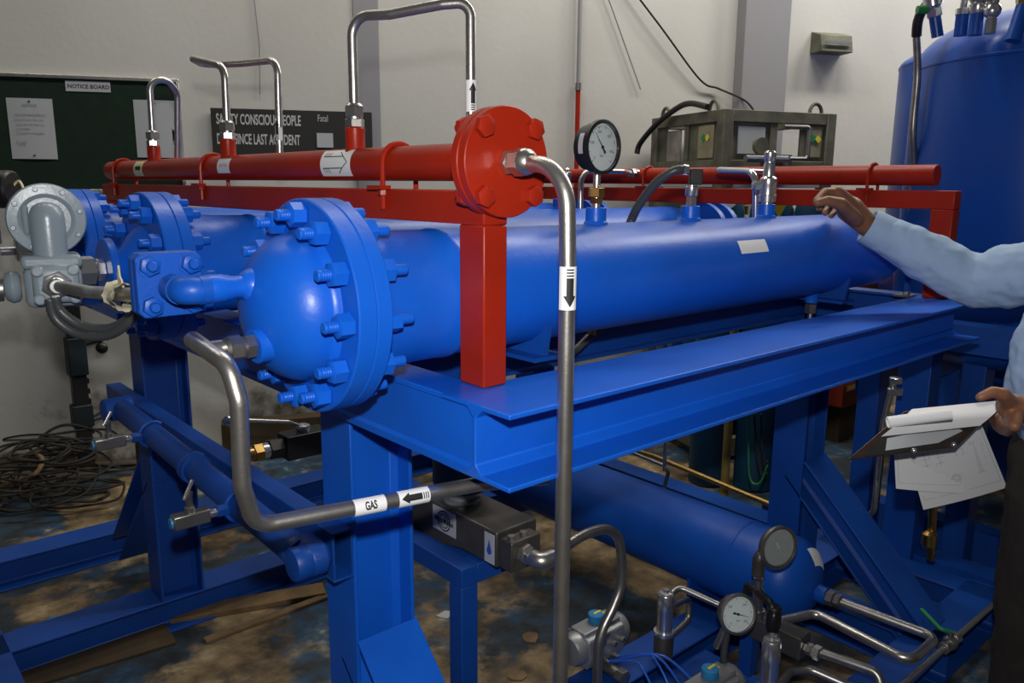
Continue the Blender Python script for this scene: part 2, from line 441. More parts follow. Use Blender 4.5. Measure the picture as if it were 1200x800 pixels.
def notice(s0, s1, z0, z1, label, lines, sk=0.0):
    t = thing('paper_notice', label, 'notice', wp(s0, z0, .016))
    m = M(); n = 6; vs = []; fs = []
    for i in range(n + 1):
        u = i / n; c = .004 * math.sin(PI * u)
        for z in (z0, z1):
            vs.append(wp(s0 + (s1 - s0) * u + (sk if z == z0 else 0), z, .0165 + c)); vs.append(wp(s0 + (s1 - s0) * u + (sk if z == z0 else 0), z, .0175 + c))
    for i in range(n):
        a = i * 4
        fs += [(a + 1, a + 5, a + 7, a + 3), (a, a + 2, a + 6, a + 4), (a, a + 4, a + 5, a + 1), (a + 2, a + 3, a + 7, a + 6)]
    fs += [(0, 1, 3, 2), (4 * n, 4 * n + 2, 4 * n + 3, 4 * n + 1)]
    m.add(vs, fs).build('sheet', OLDPAPER, t)
    l = M(); w = s1 - s0
    for txt, fz, sz, fx in lines:
        vs, fs = text2d(txt, sz)
        l.add([wp(s0 + w * fx + v.x, z0 + (z1 - z0) * fz + v.y, .023) for v in vs], fs)
    if lines: l.build('lettering', GINK, t)
    p = M()
    for z in (z0 + .018, z1 - .014): p.sphere(wp((s0 + s1) / 2, z, .022), .005, 8, 6)
    p.build('pin', INK, t)
notice(-.082, .122, 1.605, 1.896, 'A4 paper notice with typed lines pinned at the left of the green board',
       [('NOTICE', .88, .018, .5), ('Housekeeping Notice', .73, .016, .5), ('Keep this area clean and', .65, .013, .45), ('return all tools after use', .57, .013, .47), ('no smoking', .50, .013, .3), ('wear gloves and goggles', .43, .013, .46), ('By order', .28, .013, .25), ('Stores', .24, .013, .25)], sk=-.0)
notice(.492, .690, 1.62, 1.905, 'blank looking paper notice behind the smallest tube loop, right side of the green board', [])
def sign():
    t = thing('safety_sign', 'black wall sign with white lettering about accident free days beside the green board', 'sign', wp(.86, 1.6))
    M().prism([wp(.86, 1.60, .012), wp(1.685, 1.60, .012), wp(1.685, 1.60, .032), wp(.86, 1.60, .032)], (0, 0, .275)).build('sign_panel', SIGNB, t, bevel=.002)
    m = M()
    letters(m, 'SAFETY CONSCIOUS PEOPLE', .074, wp(1.098, 1.818, .0335), WT, Z, sx=.445, bold=.0016)
    letters(m, 'DAYS SINCE LAST ACCIDENT', .074, wp(1.093, 1.718, .0335), WT, Z, sx=.43, bold=.0016)
    letters(m, 'Fatal', .05, wp(1.425, 1.835, .0335), WT, Z, sx=.6)
    m.build('lettering', WINK, t)
    M().prism([wp(1.39, 1.685, .032), wp(1.475, 1.685, .032), wp(1.475, 1.685, .036), wp(1.39, 1.685, .036)], (0, 0, .075)).build('count_card', OLDPAPER, t)
sign()
# small things high on the wall
t = thing('wall_bracket', 'small dark wedge shaped wall lamp housing right of the grey pillar', 'wall lamp', wp(4.36, 2.30))
M().prism([wp(4.37, 2.30), wp(4.37, 2.43), wp(4.37, 2.40, .10), wp(4.37, 2.30, .12)], WT * .22).build('housing', CAGE, t, bevel=.004)
M().prism([wp(4.39, 2.345, .122), wp(4.57, 2.345, .122), wp(4.57, 2.36, .122), wp(4.39, 2.36, .122)], WN * .01).build('lens_bar', ALU, t)
tag(M().tube(smoothpath([wp(3.02, 2.75, .03), wp(3.35, 2.40, .04), wp(3.62, 2.12, .03), wp(3.75, 2.07, .03), wp(3.88, 2.0, .11), wp(3.95, 1.93, .12)]), .006, 8, bend=0).build('hanging_cable', CABLE), 'thin black cable slanting down the wall to the top of the metal cage', 'cable')
tag(M().tube([wp(2.93, 2.75, .02), wp(3.05, 2.5, .02), wp(3.25, 2.05, .02)], .004, 8, bend=0).build('wall_wire', PILL), 'thin grey wire slanting down the wall left of the black cable', 'wire')
tag(M().tube([wp(1.02, 2.85, .01), wp(1.10, 2.5, .012), wp(1.12, 2.2, .012), wp(1.11, 1.95, .012)], .003, 6, bend=0).build('wall_wire', PILL), 'thin wire hanging down the wall above the black safety sign', 'wire')
t = thing('wall_conduit', 'slim red painted conduit running up the wall behind the round gauge', 'conduit', wp(2.86, 0))
M().tube([wp(2.86, .3, .03), wp(2.86, 2.05, .03)], .014, 10).build('red_conduit', RED, t)
M().tube([wp(2.86, 2.05, .03), wp(2.86, 4.5, .03)], .012, 10).build('upper_conduit', PILL, t)
M().cyl(wp(2.86, 2.03, .03), wp(2.86, 2.07, .03), .019, 12).build('coupling', DSTEEL, t)

# ------------------------------------------------------------------ the steel skid
def isec(m, p, q, a, b, wa, wb, tf=.008, tw=.007, r=.006):
    """I profile swept from p to q; flanges are normal to b (spaced wb), wa wide along a"""
    p, q, a, b = V(p), V(q), V(a), V(b)
    A, B = wa / 2, wb / 2; C = B - tf; w = tw / 2
    pr = [(-A, -B), (A, -B), (A, -C), (w + r, -C), (w, -C + r), (w, C - r), (w + r, C), (A, C), (A, B), (-A, B), (-A, C), (-w - r, C), (-w, C - r), (-w, -C + r), (-w - r, -C), (-A, -C)]
    return m.prism([p + a * x + b * y for x, y in pr], q - p)
sk = thing('steel_skid', 'blue welded steel skid of I-beams and columns carrying the long blue vessels', 'skid frame', (.72, .82, 0))
YB = (.894, 3.106)
isec(M(), (.714, YB[0], 1.1215), (2.545, YB[0], 1.1215), Y, Z, .162, .117, r=.014).build('top_beam', BLUE, sk, bevel=.002)
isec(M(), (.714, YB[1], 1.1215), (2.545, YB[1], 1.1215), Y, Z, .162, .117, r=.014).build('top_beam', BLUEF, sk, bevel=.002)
def endbeam(x, sg, name='end_beam'):
    pr = [(0, 1.063), (.075, 1.063), (.075, 1.071), (.018, 1.073), (.012, 1.08), (.012, 1.163), (.018, 1.171), (.075, 1.172), (.075, 1.180), (0, 1.180), (0, 1.171), (.005, 1.169), (.005, 1.082), (0, 1.076)]
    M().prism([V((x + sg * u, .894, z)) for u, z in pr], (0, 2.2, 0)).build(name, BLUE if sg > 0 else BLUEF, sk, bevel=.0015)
endbeam(.716, 1); endbeam(2.545, -1)
for y in (1.36, 2.665):
    isec(M(), (.716, y, 1.1215), (2.545, y, 1.1215), Y, Z, .06, .10).build('cross_member', BLUEF, sk)
def column(x0, y0, brace):
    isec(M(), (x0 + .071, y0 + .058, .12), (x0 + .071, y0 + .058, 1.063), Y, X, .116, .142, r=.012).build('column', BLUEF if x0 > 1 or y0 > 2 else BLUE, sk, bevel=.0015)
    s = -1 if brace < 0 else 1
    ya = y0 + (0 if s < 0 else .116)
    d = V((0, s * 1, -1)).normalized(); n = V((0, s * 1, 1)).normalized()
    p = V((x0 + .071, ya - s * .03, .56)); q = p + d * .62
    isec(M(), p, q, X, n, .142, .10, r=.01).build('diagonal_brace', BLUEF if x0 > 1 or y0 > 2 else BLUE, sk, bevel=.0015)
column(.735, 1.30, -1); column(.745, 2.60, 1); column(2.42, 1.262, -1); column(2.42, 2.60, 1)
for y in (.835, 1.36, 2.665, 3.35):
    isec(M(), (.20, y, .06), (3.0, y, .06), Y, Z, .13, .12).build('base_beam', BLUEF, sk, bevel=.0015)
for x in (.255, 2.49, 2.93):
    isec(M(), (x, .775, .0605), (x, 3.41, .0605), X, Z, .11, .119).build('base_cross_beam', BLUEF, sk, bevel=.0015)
# rail carried by the columns on the near end
m = M(); a0, a1, z0, z1, th = .690, .735, .735, .838, .005
m.prism([V((a0, 1.30, z0)), V((a1, 1.30, z0)), V((a1, 1.30, z0 + th)), V((a0, 1.30, z0 + th))], (0, 1.52, 0))
m.prism([V((a0, 1.30, z1 - th)), V((a1, 1.30, z1 - th)), V((a1, 1.30, z1)), V((a0, 1.30, z1))], (0, 1.52, 0))
m.prism([V((a0, 1.30, z0 + th)), V((a0 + th, 1.30, z0 + th)), V((a0 + th, 1.30, z1 - th)), V((a0, 1.30, z1 - th))], (0, 1.52, 0))
m.prism([V((a1 - th, 1.30, z0 + th)), V((a1, 1.30, z0 + th)), V((a1, 1.30, z1 - th)), V((a1 - th, 1.30, z1 - th))], (0, 1.52, 0))
m.build('side_rail', BLUEF, sk, bevel=.001)

# ------------------------------------------------------------------ pressure vessels
nutm = M().hex((0, 0, 0), X, .0185, .023, PI / 6).mesh('nut', BLUE)
studm = M().lathe((0, 0, 0), X, [(-.044, .0072), (-.042, .0088)] + [(-.041 + .0018 * i, .0088 if i % 2 else .0082) for i in range(1, 12)] + [(0, .0088), (.055, .0088), (.102, .0088), (.104, .0072)], 14).mesh('stud_bolt', BLUE)
def vessel(yc, label, kind, group='long blue pressure vessels on the skid'):
    zc = 1.312
    t = thing('pressure_vessel', label, 'pressure vessel', (.62, yc, zc - .12), group)
    o = V((0, yc, zc))
    m = M().lathe(o, X, [(.621, .125), (.633, .121), (.67, .116), (.72, .112), (.80, .1105), (.803, .1125), (.812, .1125), (.815, .1095), (2.44, .1095)] +
                  [(2.44 + .085 * math.sin(PI / 2 * i / 8), max(.1095 * math.cos(PI / 2 * i / 8), .001)) for i in range(1, 9)], 64)
    m.build('shell', BLUE, t)
    M().lathe(o, X, [(.5955, .163), (.597, .165), (.619, .165), (.621, .163)], 64).build('shell_flange', BLUE, t)
    if kind == 1:
        fl = M().lathe(o, X, [(.565, .163), (.567, .165), (.5933, .165), (.595, .163)], 64).build('cover_flange', BLUE, t)
        n = 14
        M().lathe(o, X, [(.472 + .080 * (1 - math.cos(PI / 2 * i / n)), max(.112 * math.sin(PI / 2 * i / n), .001)) for i in range(n + 1)] + [(.556, .1125), (.561, .117), (.5655, .121)], 64).build('domed_cover', BLUE, t)
    else:
        M().lathe(o, X, [(.559, .163), (.561, .165), (.5933, .165), (.595, .163)], 64).build('cover_flange', BLUE, t)
        M().lathe(o, X, [(.49, .032), (.505, .033), (.515, .042), (.538, .075), (.553, .088), (.5595, .092)], 48).build('nose_reducer', BLUE, t)
        M().lathe(o, X, [(.478, .065), (.480, .067), (.494, .067), (.496, .065)], 48).build('nose_disc', BLUE, t)
        e = M().hex(o + X * .462, X, .024, .016, .3).hex(o + X * .425, X, .032, .034, 0.1)
        e.cyl(o + X * .39, o + X * .43, .012).build('nose_fitting', CHROME, t)
    for k in range(12):
        a = R_(30 * k + 3.9)
        p = o + V((0, .141 * math.cos(a), .141 * math.sin(a)))
        rr = Matrix.Rotation(random.uniform(0, 1), 3, 'X')
        s = inst(studm, 'stud_bolt', t, p + X * .565 if kind == 1 else p + X * .559)
        for xx in (-.0235, .0562 if kind == 1 else .0625):
            n_ = bpy.data.objects.new('nut', nutm); col.objects.link(n_); n_.parent = s
            n_.matrix_basis = Matrix.Translation((xx, 0, 0)) @ rr.to_4x4()
    # supports
    for x in (1.0, 2.16):
        sd = M().prism([V((x, yc - .08, 1.181)), V((x, yc + .08, 1.181)), V((x, yc + .095, 1.27)), V((x, yc + .05, 1.214)), V((x, yc, 1.2025)), V((x, yc - .05, 1.214)), V((x, yc - .095, 1.27))], (.012, 0, 0))
        sd.box(x - .03, x + .04, yc - .09, yc + .09, 1.18, 1.188)
        sd.build('saddle', BLUEF, t)
    return t, o
def boss(m, p, d, r, h):
    return m.lathe(p, d, [(-.01, r * 1.25), (.003, r * 1.18), (.007, r * 1.02), (h - .001, r), (h, r * .95)], 28)
v1, o1 = vessel(1.126, 'nearest long blue pressure vessel with a bolted domed cover', 1)
m = M(); boss(m, (1.22, 1.126, 1.42), Z, .021, .034); m.build('gauge_boss', BLUE, v1)
m = M(); boss(m, (1.54, 1.126, 1.42), Z, .021, .034); m.build('sensor_boss', BLUE, v1)
m = M(); boss(m, (1.862, 1.126, 1.42), Z, .021, .034); m.build('valve_boss', BLUE, v1)
m = M(); boss(m, (2.13, 1.126, 1.205), -Z, .018, .030); m.build('drain_boss', BLUE, v1)
m = M(); boss(m, (1.44, 1.20, 1.235), V((0, .5, -.86)), .018, .03); m.build('rear_boss', BLUE, v1)
m = M().lathe((.505, 1.105, 1.268), V((-1, -.1, -.08)), [(-.02, .034), (.004, .032), (.012, .027), (.034, .026), (.0355, .024)], 32); m.build('lower_nozzle', BLUE, v1)
m = M().lathe((.50, 1.132, 1.350), V((-1, 0, 0)), [(-.02, .034), (.0, .031), (.006, .026), (.018, .0255), (.026, .022), (.031, .0165), (.045, .0165), (.05, .019), (.056, .0195), (.058, .0205), (.085, .0205), (.087, .0195)], 32)
m.build('upper_nozzle', BLUE, v1)
# white rectangular label on the shell
fn = wrap((1.655, 1.126, 1.312), X, V((0, -.82, .42)), .1097)
patch(fn, .115, .032, .0006).build('blank_label', STICK, v1)
# square flanged joint in front of the dome
def sqflange():
    c = V((.388, 1.126, 1.350))
    t = thing('square_flange_joint', 'blue square four-bolt flange joint with elbow feeding the domed cover', 'pipe joint', c)
    e = M().tube([c + X * .028, c + X * .0, c + Y * .055], .0195, 24, bend=.022, nb=8)
    e.lathe(c + X * .018, X, [(0, .0205), (.014, .0205)], 24).lathe(c + Y * .02, Y, [(0, .021), (.014, .021)], 24)
    e.build('elbow', BLUEP, t)
    for k, y in enumerate((.060, .0785)):
        m = M(); p = c + Y * y + Z * .004
        s_ = .046; q = .008
        pl = [(-s_ + q, -s_), (s_ - q, -s_), (s_, -s_ + q), (s_, s_ - q), (s_ - q, s_), (-s_ + q, s_), (-s_, s_ - q), (-s_, -s_ + q)]
        m.prism([p + X * a + Z * b for a, b in pl], (0, .017, 0)).build('flange_plate', BLUEP, t, bevel=.0015)
    for i in (-1, 1):
        for j in (-1, 1):
            p = c + V((i * .029, .060, .004 + j * .029))
            b = M().lathe(p, -Y, [(-.05, .0075), (.020, .0075), (.022, .006)], 14).build('bolt', BLUEP, t)
            M().lathe(p, -Y, [(0, .0165), (.002, .0165)], 20).hex(p - Y * .002, -Y, .0145, .012, .3 + i).build('nut', BLUEP, b)
sqflange()
v2, o2 = vessel(1.88, 'middle long blue pressure vessel with a round nose disc and steel nut', 2)
v3, o3 = vessel(2.53, 'farthest long blue pressure vessel, behind the grey regulator', 2)
for yy, v in ((1.88, v2), (2.53, v3)):
    m = M(); boss(m, (1.16, yy, 1.42), Z, .021, .034); boss(m, (1.86, yy, 1.42), Z, .021, .034); m.build('top_boss', BLUEP, v)
    m = M().lathe((0, yy, 1.312), X, [(2.52, .05), (2.62, .05), (2.622, .125), (2.648, .125), (2.65, .12)], 48); m.build('end_flange', BLUEP, v)
    m = M().lathe((0, yy, 1.312), X, [(2.65, .05), (2.70, .05), (2.702, .125), (2.728, .125), (2.73, .12)], 48); m.build('end_cover_flange', BLUEP, v)

# ------------------------------------------------------------------ red headers
def header(x, y0, y1, flange, label):
    zc = 1.534; s = 1 if flange else -1
    t = thing('pipe_header', label, 'pipe header', (x, y0, 1.18))
    zb0, zb1 = 1.437, 1.490
    stand = M()
    xa, xb = x - .030, x + .018
    stand.box(xa, xb, y0 + (.013 if flange else 0), y1 - .02, zb0, zb1)
    stand.build('carrier_beam', RED, t, bevel=.003)
    for ya in (y0 + .013 if flange else y0, y1 - .09):
        M().box(xa, xb, ya, ya + .062, 1.1805, zb0).build('post', RED, t, bevel=.003)
    M().lathe((x, y0 + (.02 if flange else .065), zc), Y, [(0, .0285), (.002, .0302), (y1 - y0 - .072, .0302), (y1 - y0 - .07, .0285)], 36).build('header_pipe', RED, t)
    return t, zc
h1, zc = header(.81, .938, 3.02, True, 'near red painted pipe header on a post, with a round bolted end flange')
for k, (y, w) in enumerate(((.930, .0165), (.9485, .0165))):
    M().lathe((.81, y, 1.532), Y, [(0, .0815), (.0015, .083), (w - .0015, .083), (w, .0815)], 64).build('flange_disc', RED, h1)
for i in (-1, 1):
    for j in (-1, 1):
        p = V((.81 + i * .0495, .930, 1.532 + j * .0505))
        b = M().lathe(p, Y, [(-.004, .006), (.058, .0072), (.06, .006)], 14).build('bolt', RED, h1)
        M().hex(p, -Y, .0165, .012, random.random()).build('bolt_head', RED, b)
        M().hex(p + Y * .0355, Y, .0155, .013, random.random()).build('nut', RED, b)
def clamp(t, x, y, nm='pipe_clamp', r=.0302):
    m = M(); pts = [V((x + (r + .005) * math.cos(a), y, 1.534 + (r + .005) * math.sin(a))) for a in [PI * i / 12 for i in range(13)]]
    pts = [V((x + r + .005, y, 1.478))] + pts + [V((x - r - .005, y, 1.455))]
    m.tube(pts, .0048, 10, bend=0)
    c = m.build('pipe_clamp', RED, t)
    m = M(); m.box(x - r - .022, x - r + .0, y - .018, y + .026, 1.489, 1.496)
    m.hex((x - r - .005, y, 1.489), -Z, .009, .010).cyl((x - r - .005, y, 1.479), (x - r - .005, y, 1.466), .005, 10)
    m.build('clamp_nut', RED, c)
for y in (1.225, 2.08, 2.84): clamp(h1, .81, y)
def hlabel(t, y, u, kind, mat):
    fn = wrap((.81, y, 1.534), -Y, V((-.8, -.35, .12)), .0303)
    p = patch(fn, u, .056 if kind == 'arrow' else (.036 if kind == 'text' else .048), .0006, notch=.004 if kind == 'arrow' else 0).build('header_label', mat, t)
    m = M()
    if kind == 'arrow':
        def ln(u0, w0, u1, w1, th=.0009):
            d = V((u1 - u0, w1 - w0, 0)).normalized(); nn = V((-d.y, d.x, 0)) * th
            k = 5; vs = []
            for i in range(k + 1):
                a = u0 + (u1 - u0) * i / k; b = w0 + (w1 - w0) * i / k
                vs += [fn(a + nn.x, b + nn.y, .0011), fn(a - nn.x, b - nn.y, .0011)]
            m.add(vs, [(2 * i, 2 * i + 1, 2 * i + 3, 2 * i + 2) for i in range(k)])
        ln(-.042, -.011, .030, -.011); ln(-.042, .011, .030, .011); ln(.014, -.021, .050, 0); ln(.014, .021, .050, 0)
        for i in range(3):
            ln(-.042 + i * .009, .011, -.035 + i * .009, .020); ln(-.042 + i * .009, -.011, -.035 + i * .009, -.020)
    elif kind == 'text':
        letters(m, 'VENT GAS', .010, (0, 0, 0), X, Z, bend=lambda a, b: fn(a, -b, .0011))
    else:
        arrow(m, fn, u * .7, .02, lift=.0011, bars=2)
    m.build('lettering', INK if kind != 'text' else MATS['orange_red_metal'], p)
hlabel(h1, 1.405, .115, 'arrow', STICK)
hlabel(h1, 1.945, .075, 'text', STICK)
hlabel(h1, 2.60, .085, 'small', YSTICK)
for y in (1.374, 1.981, 2.535):
    M().lathe((.81, y, 1.555), Z, [(0, .021), (.008, .0185), (.046, .0185), (.048, .017)], 24).build('riser_boss', RED, h1)
h2, _ = header(2.485, .893, 3.02, False, 'far red painted pipe header on a post, in front of the blue tanks')
for y in (1.145, 2.02, 2.75): clamp(h2, 2.485, y)
for y in (1.48, 2.06, 2.6):
    M().lathe((2.46, y, 1.545), -X, [(0, .016), (.018, .016)], 20).hex((2.44, y, 1.545), -X, .018, .02).build('side_boss', DSTEEL, h2)

# ------------------------------------------------------------------ bent steel tubes
def ferrule(t, p, d, r=.0185, L=.044, name='tube_nut', mat=None):
    p, d = V(p), V(d).normalized()
    m = M().hex(p, d, r, L * .36, .2).lathe(p + d * L * .36, d, [(0, r * .82), (L * .08, r * .82)], 20)
    m.hex(p + d * L * .44, d, r * 1.04, L * .45, .5).lathe(p + d * L * .89, d, [(0, r * .95), (L * .11, r * .72)], 20)
    return m.build(name, mat or STEEL, t)
def flow_label(t, p, ax, face, r, L, sgn, h=None):
    fn = wrap(p, ax, face, r)
    q = patch(fn, L, r * 2.9, .0005).build('flow_label', STICK, t)
    m = M(); arrow(m, fn, L * .86, r * 1.5, sgn, .0009); m.build('arrow_mark', INK, q)
# loop 1
t = thing('bent_tube', 'largest bent steel tube loop rising from the near red header, at the flange end', 'steel tube', (.81, 1.374, 1.60))
M().tube([(.81, 1.374, 1.60), (.81, 1.374, 1.803), (.845, 1.30, 1.800), (.90, 1.215, 1.812), (.935, 1.177, 1.815), (.935, 1.177, 1.44)], .0092, 18, bend=.035).build('tube', STEEL, t)
ferrule(t, (.81, 1.374, 1.603), Z)
flow_label(t, (.935, 1.177, 1.655), Z, TOCAM + RT * .5, .0094, .055, 1)
# loop 2
t = thing('bent_tube', 'middle bent steel tube loop with a hooked top in front of the black sign', 'steel tube', (.81, 1.981, 1.60))
M().tube([(.81, 1.981, 1.60), V((0.810, 1.974, 1.773)), V((0.790, 2.121, 1.804)), V((0.900, 2.330, 1.819)), V((0.930, 2.141, 1.809)), V((0.950, 1.980, 1.803)), V((0.950, 1.992, 1.564))], .0092, 18, bend=.035).build('tube', STEEL, t)
ferrule(t, (.81, 1.981, 1.603), Z)
flow_label(t, V((0.950, 1.989, 1.633)), Z, TOCAM - RT * .3, .0094, .055, 1)
# loop 3
t = thing('bent_tube', 'smallest and farthest bent steel tube loop in front of the green board', 'steel tube', (.81, 2.535, 1.60))
M().tube([(.81, 2.535, 1.60), V((0.810, 2.527, 1.784)), V((0.860, 2.529, 1.799)), V((0.900, 2.559, 1.765)), V((0.900, 2.602, 1.559))], .0092, 18, bend=.04).build('tube', STEEL, t)
ferrule(t, (.81, 2.535, 1.603), Z)
flow_label(t, V((0.900, 2.601, 1.636)), Z, TOCAM - RT * .3, .0094, .055, 1)
# header tube in the foreground
t = thing('bent_tube', 'upright steel tube dropping in the foreground from the round red flange', 'steel tube', (.81, .81, .3))
M().tube([(.81, .925, 1.532), (.81, .805, 1.525), (.81, .799, 1.38), (.81, .797, .60), (.86, .80, .30), (1.2, .83, .22)], .0121, 24, bend=.07, nb=12).build('tube', STEEL, t)
m = M().hex((.81, .930, 1.532), -Y, .0195, .012, .1).lathe((.81, .918, 1.532), -Y, [(0, .0165), (.004, .0165)], 20).hex((.81, .914, 1.532), -Y, .021, .022, .4).lathe((.81, .892, 1.532), -Y, [(0, .020), (.008, .0185), (.014, .0125)], 24)
m.build('tube_nut', STEEL, t)
flow_label(t, (.81, .799, 1.355), Z, TOCAM + RT * .25, .0123, .062, -1)
# gas tube of the dome
t = thing('bent_tube', 'steel tube marked GAS bending down from the domed cover and under the beam', 'steel tube', (.40, 1.10, 1.0))
M().tube([(.455, 1.105, 1.268), (.40, 1.105, 1.268), V((0.385, 1.116, 1.287)), V((0.395, 1.007, 1.265)), V((0.400, 0.993, 1.218)), V((0.400, 0.999, 1.099)), V((0.421, 1.013, 1.030)), V((0.774, 0.958, 1.020)), V((0.914, 0.944, 1.000))], .0121, 24, bend=.035, nb=10).build('tube', STEEL, t)
ferrule(t, (.470, 1.100, 1.2665), (-1, -.05, 0), .0185, .045, mat=DSTEEL)
def gaslabel(px0, py0, L, word):
    a = V((0.469, 1.005, 1.028)); b = V((0.774, 0.958, 1.020)); d = (b - a).normalized()
    p = a + d * px0
    fn = wrap(p, d, TOCAM + UP * .1, .0123)
    q = patch(fn, L, .034, .0005).build('pipe_label', STICK, t)
    m = M()
    if word: letters(m, word, .0165, (0, 0, 0), X, Z, sx=.62, bold=.0006, bend=lambda u, w: fn(u, -w, .0009))
    else: arrow(m, fn, L * .86, .017, -1, .0009)
    m.build('lettering' if word else 'arrow_mark', INK, q)
gaslabel(.118, 0, .050, 'GAS'); gaslabel(.190, 0, .052, None)

# ------------------------------------------------------------------ gauges and fittings on the nearest vessel
def gauge(label, c, face, R, depth, dial, stem_to, needle, case=BLACK, cat='pressure gauge', rim=None, marks=9, stem_mat=None, group=None, fills=None):
    c = V(c); f = V(face).normalized(); t = thing('pressure_gauge', label, cat, stem_to[-1], group)
    M().lathe(c - f * depth, f, [(0, R * .80), (.003, R * .86), (depth * .35, R * .88), (depth * .4, R * .93), (depth - .012, R * .93), (depth - .010, R), (depth, R * .985), (depth + .001, R * .90), (depth - .006, R * .88)], 56).build('case', case, t)
    if rim: M().lathe(c - f * .010, f, [(0, R * 1.0), (.001, R * 1.03), (.010, R * 1.02), (.0115, R * .93), (.009, R * .92), (.001, R * .92)], 56).build('bezel', rim, t)
    d = M().lathe(c - f * .0065, f, [(0, R * .88), (.0008, R * .88)], 48).build('dial', dial, t)
    M().lathe(c - f * .0015, f, [(0, R * .89), (.0012, R * .89)], 48).build('dial_glass', GLASS, t)
    _, a, b = basis(f); ez = (Z - f * f.dot(Z)).normalized(); ex = ez.cross(f) * -1
    ex = f.cross(ez) * -1; ex = ez.cross(f)
    m = M()
    for i in range(5 * marks + 1):
        th = R_(225 - 270 * i / (5 * marks)); dr = V((0, 0, 0)) + ex * math.cos(th) + ez * math.sin(th); tn = f.cross(dr)
        L = .10 if i % 5 == 0 else .05
        m.obox(c + dr * R * (.80 - L / 2) - f * .0054, dr * R * L / 2, tn * R * (.012 if i % 5 == 0 else .006), f * .0002)
    for i in range(0, marks + 1, 2):
        th = R_(225 - 270 * i / marks); dr = ex * math.cos(th) + ez * math.sin(th)
        letters(m, str(i * 50), R * .16, c + dr * R * .58 - f * .0053, ex, ez)
    letters(m, 'bar', R * .16, c - ez * R * .32 - f * .0053, ex, ez)
    m.build('dial_print', INK if dial is DIAL else OLDPAPER, d)
    th = R_(needle); dr = ex * math.cos(th) + ez * math.sin(th); tn = f.cross(dr)
    p = c - f * .004
    m = M().prism([p - dr * R * .28 + tn * R * .06, p - dr * R * .28 - tn * R * .06, p + tn * -.0012, p + dr * R * .72, p + tn * .0012], f * .0008)
    m.lathe(p, f, [(0, R * .07), (.0022, R * .06)], 16); m.build('needle', INK if dial is DIAL else OLDPAPER, t)
    return t
gc = V(V((1.210, 1.100, 1.573)))
gf = V((.03, -1.0, 0.0)).normalized()
gz = gauge('round black cased pressure gauge with white dial on the nearest vessel', gc, gf, .052, .044, DIAL, [(1.22, 1.126, 1.454)], 128, rim=BLACK)
M().lathe((1.22, 1.126, 1.452), Z, [(0, .0085), (.02, .0085), (.021, .006), (.045, .006), (.046, .0075), (.075, .0075)], 18).build('stem', CHROME, gz)
M().hex((1.22, 1.126, 1.462), Z, .0135, .011, .1).hex((1.22, 1.126, 1.475), Z, .0165, .019, .5).build('brass_nut', BRASS, gz, label='brass hexagon nut')
fn = wrap(gc - gf * .016, gf, -RT + UP * .1, .0496)
lb = patch(fn, .016, .040, .0006).build('side_label', SILV, gz)

t = thing('pressure_sensor', 'steel pressure sensor with black connector plug on the nearest vessel', 'sensor', (1.54, 1.126, 1.454))
M().hex((1.54, 1.126, 1.452), Z, .0125, .024, .2).build('hex_body', CHROME, t)
M().lathe((1.54, 1.126, 1.476), Z, [(0, .0135), (.002, .0145), (.020, .0145), (.022, .012), (.024, .012)], 24).build('barrel', CHROME, t)
M().obox((1.544, 1.120, 1.519), RT * .014, RT.cross(Z) * .012, Z * .018).build('plug', BLACK, t, bevel=.002)
t = thing('flexible_conduit', 'grey ribbed conduit arching from the black sensor plug down behind the vessel', 'conduit', (1.50, 1.15, 1.4))
pts = smoothpath([V((1.530, 1.135, 1.534)), V((1.503, 1.150, 1.532)), V((1.487, 1.190, 1.503)), V((1.481, 1.235, 1.448)), V((1.478, 1.262, 1.397)), (1.41, 1.275, 1.30), (1.41, 1.30, 1.18), V((1.470, 1.300, 1.178)), V((1.406, 1.310, 1.135)), V((1.342, 1.310, 1.103)), V((1.276, 1.310, 1.108)), V((1.213, 1.310, 1.148)), V((1.180, 1.320, 1.190))], 12)
M().tube(pts, .0098, 14, bend=0, ripple=(.0045, .13)).build('ribbed_hose', RUBBER, t)
M().lathe(pts[0], pts[0] - pts[4], [(-.012, .0125), (.0, .0125), (.004, .008)], 18).build('hose_end', CHROME, t)
M().lathe(V((1.412, 1.310, 1.140)), V((.3, 0, .95)), [(.0, .0125), (.03, .0125)], 14).build('hose_fitting', BRASS, t)

t = thing('relief_valve', 'tall polished steel relief valve standing on the nearest vessel', 'relief valve', (1.862, 1.126, 1.454))
M().lathe((1.862, 1.126, 1.452), Z, [(0, .014), (.006, .014), (.008, .0215), (.024, .0225), (.026, .021), (.05, .021), (.056, .0225), (.066, .021), (.072, .0145), (.100, .0145), (.104, .0125), (.110, .0125), (.114, .0145), (.130, .0145), (.136, .010)], 28).build('valve_body', CHROME, t)
M().hex((1.848, 1.14, 1.500), V((-1, .55, 0)), .013, .020, .2).build('outlet_nut', CHROME, t)
t = thing('bent_tube', 'steel tube curving from the relief valve into the far red header', 'steel tube', (2.2, 1.3, 1.545))
M().tube([V((2.049, 1.270, 1.362)), V((2.032, 1.270, 1.539)), (2.12, 1.46, 1.547), (2.42, 1.48, 1.545)], .0092, 16, bend=.04).build('tube', CHROME, t)
t = thing('bent_tube', 'steel tube with a quarter bend running into the far red header behind the gauge', 'steel tube', (1.9, 1.9, 1.43))
M().tube([V((1.960, 1.880, 1.405)), V((1.959, 1.880, 1.545)), V((2.200, 1.907, 1.546)), (2.42, 2.06, 1.545)], .0092, 16, bend=.05).build('tube', STEEL, t)
t = thing('relief_valve', 'small steel relief valve on the middle vessel, left of the gauge', 'relief valve', (1.16, 1.88, 1.454), 'x')
del t['group']
t.location = V((1.894, 1.880, 1.448))
q = V(t.location)
